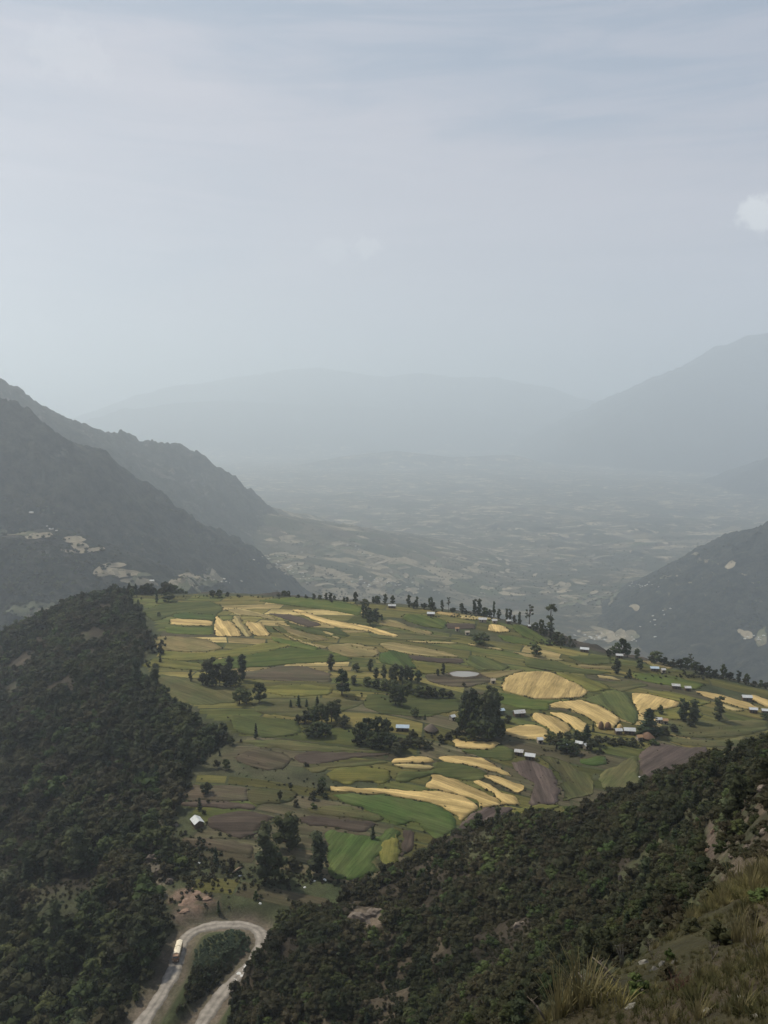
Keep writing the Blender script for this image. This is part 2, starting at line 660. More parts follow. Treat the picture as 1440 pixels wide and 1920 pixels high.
def leaf_mat(name, col, col2, transl=0.25, vary=0.45):
    """foliage: every tree has its own tint, every leaf clump a little of its own"""
    m, nd, lk, b = new_mat(name)
    oi = nd.new('ShaderNodeObjectInfo')
    pos = nd.new('ShaderNodeTexCoord').outputs['Object']
    n = noise_on(nd, lk, pos, 9.0, 3, 0.6)
    c = mix_rgb(nd, lk, oi.outputs['Random'], col, col2)
    wn_ = nd.new('ShaderNodeTexWhiteNoise')
    wn_.noise_dimensions = '1D'
    lk.new(oi.outputs['Random'], wn_.inputs['W'])
    k1 = map_r(nd, lk, wn_.outputs['Value'], 0, 1, 1 - vary, 1 + vary, False)
    k2 = map_r(nd, lk, n, 0.3, 0.7, 0.7, 1.35, False)
    gp = geo_pos(nd)
    patch = noise_on(nd, lk, gp, 0.035, 4, 0.6)
    c = mix_rgb(nd, lk, map_r(nd, lk, patch, 0.42, 0.66, 0.0, 0.6), c, (col2[0] * 1.35, col2[1] * 1.12, col2[2] * 1.1))
    k = math_n(nd, lk, 'MULTIPLY', math_n(nd, lk, 'MULTIPLY', k1, k2), map_r(nd, lk, noise_on(nd, lk, gp, 0.018, 3, 0.5), 0.32, 0.68, 0.72, 1.34, False))
    s = nd.new('ShaderNodeVectorMath')
    s.operation = 'SCALE'
    lk.new(c, s.inputs[0])
    lk.new(k, s.inputs['Scale'])
    lk.new(s.outputs[0], b.inputs['Base Color'])
    b.inputs['Roughness'].default_value = 0.75
    b.inputs['Specular IOR Level'].default_value = 0.12
    tr = nd.new('ShaderNodeBsdfTranslucent')
    lk.new(s.outputs[0], tr.inputs[0])
    mx = nd.new('ShaderNodeMixShader')
    mx.inputs[0].default_value = transl
    lk.new(b.outputs[0], mx.inputs[1])
    lk.new(tr.outputs[0], mx.inputs[2])
    o = [x for x in nd if x.type == 'OUTPUT_MATERIAL'][0]
    lk.new(mx.outputs[0], o.inputs[0])
    return m


def polar_mesh(name, X, Y, Z, mat, colour=None, attr='cover'):
    nr, nt = X.shape
    me = bpy.data.meshes.new(name)
    co = np.stack([X, Y, Z], -1).reshape(-1, 3).astype(np.float32)
    i = np.arange(nr - 1)[:, None] * nt + np.arange(nt - 1)[None, :]
    q = np.stack([i, i + 1, i + nt + 1, i + nt], -1).reshape(-1, 4)[:, ::-1].astype(np.int32)
    me.vertices.add(len(co))
    me.vertices.foreach_set('co', co.ravel())
    me.loops.add(q.size)
    me.loops.foreach_set('vertex_index', q.ravel())
    me.polygons.add(len(q))
    me.polygons.foreach_set('loop_start', np.arange(0, q.size, 4, dtype=np.int32))
    me.polygons.foreach_set('use_smooth', np.ones(len(q), bool))
    me.materials.append(mat)
    me.update(calc_edges=True)
    if colour is not None:
        ca = me.color_attributes.new(attr, 'FLOAT_COLOR', 'POINT')
        c4 = np.concatenate([colour.reshape(-1, 3), np.ones((len(co), 1))], 1).astype(np.float32)
        ca.data.foreach_set('color', c4.ravel())
    o = bpy.data.objects.new(name, me)
    COL.objects.link(o)
    return o


def lerp3(c, col, w):
    return c * (1 - w[..., None]) + np.array(col)[None, None, :] * w[..., None]


# near land colours: what grows or lies there
gr = np.hypot(GX, GY)
cov = np.zeros(GX.shape + (3,)) + np.array((0.046, 0.052, 0.024))
nz1 = fbm(GX, GY, 60.0, 4, 60)
nz2 = fbm(GX, GY, 18.0, 4, 63)
nz3 = fbm(GX, GY, 6.0, 3, 67)
cov = lerp3(cov, (0.060, 0.058, 0.030), sstep(0.0, 0.35, nz1))
cov = lerp3(cov, (0.034, 0.045, 0.018), sstep(0.05, 0.4, nz2) * 0.6)
forest = np.clip(sstep(-8, 12, GSD) + GHILL, 0, 1)
fcol = np.zeros_like(cov) + np.array((0.036, 0.029, 0.020))
fcol = lerp3(fcol, (0.066, 0.053, 0.036), sstep(0.1, 0.45, nz2))
fcol = lerp3(fcol, (0.056, 0.062, 0.030), sstep(0.0, 0.3, nz1 + 0.3 * nz2) * 0.8)
cov = cov * (1 - forest[..., None]) + fcol * forest[..., None]
near_w = (1 - sstep(24, 45, gr)) * GHILL
cov = lerp3(cov, (0.036, 0.033, 0.016), near_w)
cov = lerp3(cov, (0.048, 0.037, 0.024), near_w * sstep(0.0, 0.4, fbm(GX, GY, 2.2, 3, 71)))
# bare earth bank beside the viewer's hill
bx, by = GX - 45, GY - 88
bu, bv, _bd = proj(GX, GY, GZ)
bank = GHILL * sstep(1330, 1370, bu) * sstep(1425, 1450, bv) * (gr < 130) * (gr > 28) * sstep(-0.45, 0.0, nz3 + nz2 * 0.5)
cov = lerp3(cov, (0.086, 0.068, 0.048), bank)
cov = lerp3(cov, (0.120, 0.097, 0.074), (1 - sstep(4.0, 8.5, GRD)) * (0.75 + 0.25 * np.clip(nz3 * 2, -1, 1)))
# the red landslip and other raw earth
pu, pv_, _pd = proj(GX, GY, GZ)
for (cu, cv, ru, rv_, col_) in ((362, 1684, 46, 24, (0.165, 0.115, 0.085)), (1334, 1580, 15, 52, (0.10, 0.076, 0.058)), (345, 1715, 40, 14, (0.13, 0.10, 0.075)), (688, 1722, 40, 26, (0.12, 0.095, 0.07)), (290, 1625, 40, 44, (0.12, 0.105, 0.08))):
    el = np.hypot((pu - cu) / ru, (pv_ - cv) / rv_) + 0.6 * nz3
    cov = lerp3(cov, col_, (1 - sstep(0.5, 1.1, el)) * (gr > 40))
M_GROUND = ground_mat('hillside_soil', 'cover', 0.9, 0.06, 0.55, 1.45, 0.8, 0.5)
ground = polar_mesh('ground', GX, GY, GZ, M_GROUND, cov)
tag(ground, 'green plateau with the forested slopes around it and the hill in front', 'terrain', kind='structure')

# ------------------------------------------------------------------ the far land: valley floor and mountains
FLOOR = -450.0
RIDGES = {
    'left_far': ([(-420, 520, 2684), (-200, 620, 2745), (0, 720, 2867), (70, 757, 2989), (150, 790, 3111), (175, 800, 3135), (215, 812, 3233), (262, 834, 3318), (330, 840, 3477), (362, 862, 3538),
                  (392, 895, 3635), (425, 922, 3721), (455, 950, 3806), (490, 990, 3879), (530, 1040, 3904), (560, 1085, 3904)], 0.75, 0.75, 48, 110),
    'left_near': ([(-420, 600, 1800), (-150, 680, 1850), (0, 752, 1900), (65, 785, 1950), (130, 825, 2000), (215, 883, 2060), (280, 918, 2120), (350, 968, 2190), (425, 1013, 2270), (500, 1062, 2360),
                   (545, 1100, 2400), (580, 1140, 2420)], 0.95, 0.8, 34, 90),
    'left_knoll': ([(-250, 1040, 1330), (-100, 1022, 1360), (0, 1008, 1400), (60, 997, 1440), (95, 992, 1470), (130, 1014, 1490), (165, 1032, 1520), (215, 1056, 1560), (270, 1088, 1610), (330, 1122, 1680)], 0.55, 0.8, 30, 60),
    'left_foot': ([(400, 935, 3500), (455, 960, 3450), (520, 985, 3400), (600, 1013, 3350), (680, 1042, 3250), (760, 1064, 3150)], 0.20, 0.5, 22, 120),
    'village_spur': ([(380, 1085, 2300), (440, 1080, 2450), (520, 1040, 2700), (580, 1050, 2800), (640, 1065, 2900), (720, 1085, 2900), (820, 1100, 2900)], 0.26, 0.5, 22, 90),
    'right_near': ([(1800, 860, 2127), (1600, 925, 2351), (1440, 990, 2575), (1390, 1008, 2687), (1330, 1036, 2821), (1270, 1078, 2967), (1225, 1120, 3067), (1195, 1160, 3090)], 0.62, 0.7, 50, 120),
    'right_mid': ([(1800, 760, 6500), (1600, 800, 6875), (1440, 860, 7375), (1390, 876, 7500), (1340, 894, 7750), (1290, 925, 7875), (1240, 945, 8125)], 0.5, 0.6, 40, 180),
    'right_far': ([(1900, 600, 10320), (1600, 610, 10800), (1440, 626, 11280), (1405, 630, 11400), (1350, 650, 11640), (1310, 672, 11880), (1260, 697, 12120), (1200, 722, 12480), (1130, 752, 12960), (1040, 790, 13680), (960, 830, 14400)], 0.62, 0.6, 60, 350),
    'far_a': ([(0, 820, 16000), (150, 790, 17000), (250, 757, 17500), (330, 724, 18000), (450, 704, 18500), (560, 692, 18500), (600, 688, 18500), (650, 697, 18500), (720, 701, 18500), (790, 696, 18500),
               (870, 703, 18500), (930, 705, 18500), (1000, 722, 18500), (1080, 742, 18500), (1250, 770, 18500), (1500, 790, 18500)], 0.35, 0.6, 90, 700),
    'far_b': ([(-100, 850, 12500), (60, 815, 13125), (150, 790, 13750), (215, 772, 14000), (300, 757, 14375), (420, 750, 14750), (520, 756, 15000), (640, 762, 15250), (760, 770, 15500), (880, 768, 15625), (980, 785, 15750), (1100, 800, 16000), (1300, 830, 16250)], 0.33, 0.6, 80, 600),
    'far_c': ([(380, 930, 9430), (450, 902, 9660), (540, 875, 9890), (640, 856, 10120), (740, 845, 10350), (850, 856, 10350), (960, 852, 10580), (1060, 876, 10695), (1180, 910, 10810)], 0.28, 0.6, 50, 400),
}


FS = 1.6            # the far land is laid out at this multiple of the distances listed above (same bearings, same outline)


def far_land(x, y):
    z, who = far_land_1(x / FS, y / FS)
    return CAM_Z + FS * (z - CAM_Z), who


def far_land_1(x, y):
    r = np.hypot(x, y)
    z = FLOOR + 26 * fbm(x, y, 900.0, 4, 100) + 16 * fbm(x, y, 260.0, 3, 104, 0.5, True) * sstep(1500, 2600, r) + np.clip(r - 6000, 0, 1e9) * 0.004
    who = np.zeros(x.shape, int)
    for n, (key, (pl, sl, _p, amp, lam)) in enumerate(RIDGES.items()):
        arr = np.array(pl, float)
        w3 = P(arr[:, 0], arr[:, 1], arr[:, 2])
        best = np.full(x.shape, -1e9)
        for i in range(len(w3) - 1):
            a, b = w3[i], w3[i + 1]
            ex, ey = b[0] - a[0], b[1] - a[1]
            t = np.clip(((x - a[0]) * ex + (y - a[1]) * ey) / (ex * ex + ey * ey), 0, 1)
            d = np.hypot(x - a[0] - t * ex, y - a[1] - t * ey)
            best = np.maximum(best, a[2] + (b[2] - a[2]) * t - sl * (np.sqrt(d * d + 45 ** 2) - 45))
        hgt = np.clip((best - FLOOR) / 300.0, 0.0, 1.0)
        dtop = np.clip((P(arr[:, 0], arr[:, 1], arr[:, 2])[:, 2].max() - best) / 150.0, 0.15, 1.0)
        rel = fbm(x, y, lam * 2.2, 5, 200 + n * 7, 0.55, True)
        best = best + (rel - 0.25) * amp * hgt * dtop + fbm(x, y, lam * 0.45, 4, 260 + n, 0.6, True) * amp * 0.42 * hgt * (dtop - 0.14)
        who = np.where(best > z, n + 1, who)
        z = smax(best, z, 14.0 if n in (2, 3, 4) else 25.0)
    return z, who


FT, FR = 620, 520
FTH = np.linspace(math.radians(-36), math.radians(36), FT)
FRR = np.exp(np.linspace(math.log(640.0), math.log(44000.0), FR))
FX = np.sin(FTH)[None, :] * FRR[:, None]
FY = np.cos(FTH)[None, :] * FRR[:, None]
FZ, FWHO = far_land(FX, FY)


def far_height(x, y):
    x = np.asarray(x, float)
    y = np.asarray(y, float)
    r = np.clip(np.hypot(x, y), FRR[0], FRR[-1] * 0.9999)
    t = np.clip(np.arctan2(x, y), FTH[0], FTH[-1] - 1e-6)
    fi = (np.log(r) - math.log(FRR[0])) / (math.log(FRR[-1]) - math.log(FRR[0])) * (FR - 1)
    fj = (t - FTH[0]) / (FTH[-1] - FTH[0]) * (FT - 1)
    i = np.minimum(fi.astype(int), FR - 2)
    j = np.minimum(fj.astype(int), FT - 2)
    a, b = fi - i, fj - j
    return (FZ[i, j] * (1 - a) + FZ[i + 1, j] * a) * (1 - b) + (FZ[i, j + 1] * (1 - a) + FZ[i + 1, j + 1] * a) * b


def far_hit(u, v):
    a, b = dir_np(u, v)
    k = math.hypot(float(a), 1.0)
    Y = FRR / k
    x = float(a) * Y
    d = (CAM_Z + float(b) * Y) - far_height(x, Y)
    ok = np.nonzero(d <= 0)[0]
    if len(ok) == 0 or ok[0] == 0:
        return None
    i = ok[0]
    y = Y[i - 1] + (Y[i] - Y[i - 1]) * d[i - 1] / (d[i - 1] - d[i])
    x = float(a) * y
    return Vector((x, y, float(far_height(x, y))))


# mask: how much a place is farmed (valley floor and low gentle spurs) or wooded (steep flanks)
gzr = np.gradient(FZ, axis=0) / np.gradient(np.broadcast_to(FRR[:, None], FZ.shape), axis=0)
arc = FRR[:, None] * (FTH[1] - FTH[0])
gzt = np.gradient(FZ, axis=1) / arc
slope = np.hypot(gzr, gzt)
FLOORW = CAM_Z + FS * (FLOOR - CAM_Z)
farm = 1 - sstep(0.16, 0.40, slope + 0.10 * fbm(FX, FY, 330.0, 3, 330))
low = 1 - sstep(FLOORW + 160, FLOORW + 520, FZ + 90 * fbm(FX, FY, 800.0, 3, 333))
farm = farm * (0.25 + 0.75 * low)
knoll = (FWHO == 3)
farm = np.where((FWHO == 5) | (FWHO == 4), np.maximum(farm, 0.7), farm)
fc = np.zeros(FX.shape + (3,))
fc[..., 0] = farm
fc[..., 1] = np.clip(0.5 + 0.5 * fbm(FX, FY, 700.0, 3, 340), 0, 1)
fc[..., 2] = np.maximum(sstep(0.1, 0.5, fbm(FX, FY, 400.0, 4, 345, 0.6)), np.maximum(knoll * 0.5, (FWHO == 1) * 0.85))
ktop = knoll * sstep(-150, -60, FZ)
fc[..., 0] = np.maximum(farm, ktop * 0.3)

m, nd, lk, b = new_mat('far_land_cover')
at = nd.new('ShaderNodeAttribute')
at.attribute_name = 'cover'
sp = nd.new('ShaderNodeSeparateColor')
lk.new(at.outputs['Color'], sp.inputs[0])
pos = geo_pos(nd)
wob = N(nd, 'ShaderNodeTexNoise', inp={'Scale': 0.006, 'Detail': 3.0})
lk.new(pos, wob.inputs[0])
wv = nd.new('ShaderNodeVectorMath')
wv.operation = 'MULTIPLY_ADD'
lk.new(wob.outputs['Color'], wv.inputs[0])
wv.inputs[1].default_value = (170, 170, 0)
lk.new(pos, wv.inputs[2])
flat = nd.new('ShaderNodeVectorMath')
flat.operation = 'MULTIPLY'
lk.new(wv.outputs[0], flat.inputs[0])
flat.inputs[1].default_value = (0.0085, 0.014, 0.0)
vor = N(nd, 'ShaderNodeTexVoronoi', inp={'Scale': 0.55, 'Randomness': 1.0})
lk.new(flat.outputs[0], vor.inputs['Vector'])
vor2 = N(nd, 'ShaderNodeTexVoronoi', inp={'Scale': 1.35, 'Randomness': 1.0})
lk.new(flat.outputs[0], vor2.inputs['Vector'])
n_l = noise_on(nd, lk, pos, 0.0011, 5, 0.6)
vmix = mix_rgb(nd, lk, map_r(nd, lk, n_l, 0.47, 0.53), vor.outputs['Color'], vor2.outputs['Color'])
sep = nd.new('ShaderNodeSeparateColor')
lk.new(vmix, sep.inputs[0])
cr = nd.new('ShaderNodeValToRGB')
cr.color_ramp.interpolation = 'CONSTANT'
els = cr.color_ramp.elements
els[0].position, els[0].color = 0.0, (0.075, 0.082, 0.050, 1)
els[1].position, els[1].color = 0.26, (0.125, 0.112, 0.074, 1)
for p_, c_ in ((0.48, (0.19, 0.165, 0.11, 1)), (0.62, (0.10, 0.084, 0.064, 1)), (0.76, (0.31, 0.265, 0.18, 1)), (0.90, (0.40, 0.335, 0.23, 1)), (0.95, (0.085, 0.10, 0.05, 1))):
    e_ = els.new(p_)
    e_.color = c_
lk.new(sep.outputs[0], cr.inputs[0])
n_a = noise_on(nd, lk, pos, 0.0035, 6, 0.6)
bush = map_r(nd, lk, math_n(nd, lk, 'ADD', math_n(nd, lk, 'MULTIPLY', noise_on(nd, lk, pos, 0.008, 8, 0.7), 0.6), math_n(nd, lk, 'MULTIPLY', noise_on(nd, lk, pos, 0.0016, 5, 0.6), 0.55)), 0.53, 0.64)
fieldc = mix_rgb(nd, lk, math_n(nd, lk, 'MULTIPLY', bush, 0.85), cr.outputs[0], (0.050, 0.055, 0.036))
n_b = noise_on(nd, lk, pos, 0.020, 10, 0.78)
wood = mix_rgb(nd, lk, map_r(nd, lk, n_b, 0.38, 0.66), (0.010, 0.017, 0.014), (0.062, 0.062, 0.046))
scar = math_n(nd, lk, 'MULTIPLY', map_r(nd, lk, noise_on(nd, lk, pos, 0.007, 9, 0.74, 0.8), 0.56, 0.66), math_n(nd, lk, 'MULTIPLY_ADD', sp.outputs[2], 0.8, 0.2))
wood = mix_rgb(nd, lk, math_n(nd, lk, 'MULTIPLY', scar, 0.75), wood, (0.185, 0.165, 0.135))
fin = mix_rgb(nd, lk, map_r(nd, lk, math_n(nd, lk, 'ADD', sp.outputs[0], math_n(nd, lk, 'MULTIPLY_ADD', n_a, 0.6, -0.3)), 0.25, 0.62), wood, fieldc)
lk.new(fin, b.inputs['Base Color'])
b.inputs['Roughness'].default_value = 1.0
b.inputs['Specular IOR Level'].default_value = 0.05
bp = nd.new('ShaderNodeBump')
bp.inputs['Strength'].default_value = 1.0
bp.inputs['Distance'].default_value = 30.0
lk.new(n_b, bp.inputs['Height'])
lk.new(bp.outputs[0], b.inputs['Normal'])
valley = polar_mesh('valley_and_mountains', FX, FY, FZ, m, fc)
tag(valley, 'hazy farmed valley floor and the mountain ridges around it', 'terrain', kind='structure')

# ------------------------------------------------------------------ the hazy air
HB = (-29000.0, 29000.0, -120.0, 45500.0, min(float(FZ.min()), float(GZ.min())) - 2.0, max(float(FZ.max()), 400.0) + 60.0)
hm = bpy.data.materials.new('hazy_air')
hm.use_nodes = True
hn, hl = hm.node_tree.nodes, hm.node_tree.links
hn.clear()
ho = hn.new('ShaderNodeOutputMaterial')
pv = hn.new('ShaderNodeVolumePrincipled')
pv.inputs['Color'].default_value = (0.84, 0.928, 1.0, 1)
pv.inputs['Density'].default_value = 1.1e-4
pv.inputs['Anisotropy'].default_value = 0.35
hl.new(pv.outputs[0], ho.inputs['Volume'])
hb = MB()
hb.box(*HB)
haze = hb.build('haze', hm)
tag(haze, 'pale blue-grey haze filling the valley air', 'haze', kind='stuff')

# ------------------------------------------------------------------ fields of the plateau
def field_mat(name, c1, c2, streak=(0.05, 0.7), lo=0.60, hi=1.40, furrow=0.0, bump=0.35):
    """crop or soil: streaks run along the strip (local X), blotches of uneven ripeness, each field its own tint"""
    m, nd, lk, b = new_mat(name)
    oi = nd.new('ShaderNodeObjectInfo')
    ob = nd.new('ShaderNodeTexCoord').outputs['Object']
    mpn = nd.new('ShaderNodeMapping')
    mpn.inputs['Scale'].default_value = (streak[0], streak[1], 0.2)
    lk.new(ob, mpn.inputs[0])
    s = noise_on(nd, lk, mpn.outputs[0], 1.0, 6, 0.62, 0.4)
    blot = noise_on(nd, lk, ob, 0.055, 5, 0.6, 0.5)
    fine = noise_on(nd, lk, ob, 1.3, 4, 0.7)
    k = math_n(nd, lk, 'MULTIPLY', map_r(nd, lk, s, 0.28, 0.72, lo, hi, False), map_r(nd, lk, fine, 0.25, 0.75, 0.82, 1.18, False))
    k = math_n(nd, lk, 'MULTIPLY', k, map_r(nd, lk, oi.outputs['Random'], 0, 1, 0.70 if name.startswith('plot') else 0.86, 1.30 if name.startswith('plot') else 1.12, False))
    if furrow:
        wv_ = N(nd, 'ShaderNodeTexWave', inp={'Scale': 0.55, 'Distortion': 2.0, 'Detail': 2.0, 'Detail Scale': 0.4})
        wv_.bands_direction = 'Y'
        lk.new(ob, wv_.inputs[0])
        k = math_n(nd, lk, 'MULTIPLY', k, map_r(nd, lk, wv_.outputs['Fac'], 0, 1, 1 - furrow, 1 + furrow, False))
    # narrow strips inside the field, each sown or cut on its own day
    so = nd.new('ShaderNodeSeparateXYZ')
    lk.new(ob, so.inputs[0])
    bend = math_n(nd, lk, 'MULTIPLY_ADD', noise_on(nd, lk, ob, 0.03, 2), 9.0, so.outputs[1])
    fl = math_n(nd, lk, 'FLOOR', math_n(nd, lk, 'DIVIDE', bend, 4.2))
    wn1 = nd.new('ShaderNodeTexWhiteNoise')
    wn1.noise_dimensions = '2D'
    cmb = nd.new('ShaderNodeCombineXYZ')
    lk.new(fl, cmb.inputs[0])
    lk.new(math_n(nd, lk, 'MULTIPLY', oi.outputs['Random'], 57.0), cmb.inputs[1])
    lk.new(cmb.outputs[0], wn1.inputs['Vector'])
    k = math_n(nd, lk, 'MULTIPLY', k, map_r(nd, lk, wn1.outputs['Value'], 0, 1, 0.74, 1.24, False))
    c = mix_rgb(nd, lk, map_r(nd, lk, blot, 0.36, 0.64), c1, c2)
    v = nd.new('ShaderNodeVectorMath')
    v.operation = 'SCALE'
    lk.new(c, v.inputs[0])
    lk.new(k, v.inputs['Scale'])
    lk.new(v.outputs[0], b.inputs['Base Color'])
    b.inputs['Roughness'].default_value = 0.95
    b.inputs['Specular IOR Level'].default_value = 0.08
    bp = nd.new('ShaderNodeBump')
    bp.inputs['Strength'].default_value = bump
    bp.inputs['Distance'].default_value = 0.4
    lk.new(fine, bp.inputs['Height'])
    lk.new(bp.outputs[0], b.inputs['Normal'])
    return m


FM = {
    'gold': field_mat('ripe_barley', (0.46, 0.335, 0.145), (0.36, 0.265, 0.110)),
    'pale': field_mat('fading_barley', (0.31, 0.245, 0.112), (0.235, 0.195, 0.086)),
    'tan': field_mat('dry_stubble', (0.195, 0.152, 0.070), (0.145, 0.126, 0.054), furrow=0.05),
    'olive': field_mat('yellowing_crop', (0.1345, 0.1230, 0.0342), (0.0980, 0.1007, 0.0288)),
    'green': field_mat('green_crop', (0.0570, 0.0806, 0.0198), (0.0798, 0.0912, 0.0243)),
    'bright': field_mat('young_green_crop', (0.050, 0.080, 0.022), (0.068, 0.086, 0.029)),
    'dgreen': field_mat('dark_green_crop', (0.0547, 0.0678, 0.0234), (0.0730, 0.0784, 0.0270)),
    'brown': field_mat('ploughed_soil', (0.088, 0.068, 0.046), (0.074, 0.066, 0.040), furrow=0.14, bump=0.6),
    'dbrown': field_mat('dark_ploughed_soil', (0.062, 0.047, 0.037), (0.074, 0.058, 0.043), furrow=0.14, bump=0.6),
    'purple': field_mat('reddish_ploughed_soil', (0.086, 0.064, 0.056), (0.072, 0.056, 0.047), furrow=0.10, bump=0.6),
    'scrubby': field_mat('rough_grazing', (0.0935, 0.0848, 0.0378), (0.0707, 0.0763, 0.0306), bump=0.7),
}
HGT = {'gold': 0.36, 'pale': 0.32, 'tan': 0.2, 'olive': 0.28, 'green': 0.24, 'bright': 0.22, 'dgreen': 0.24, 'brown': 0.14, 'dbrown': 0.15, 'purple': 0.14, 'scrubby': 0.16}
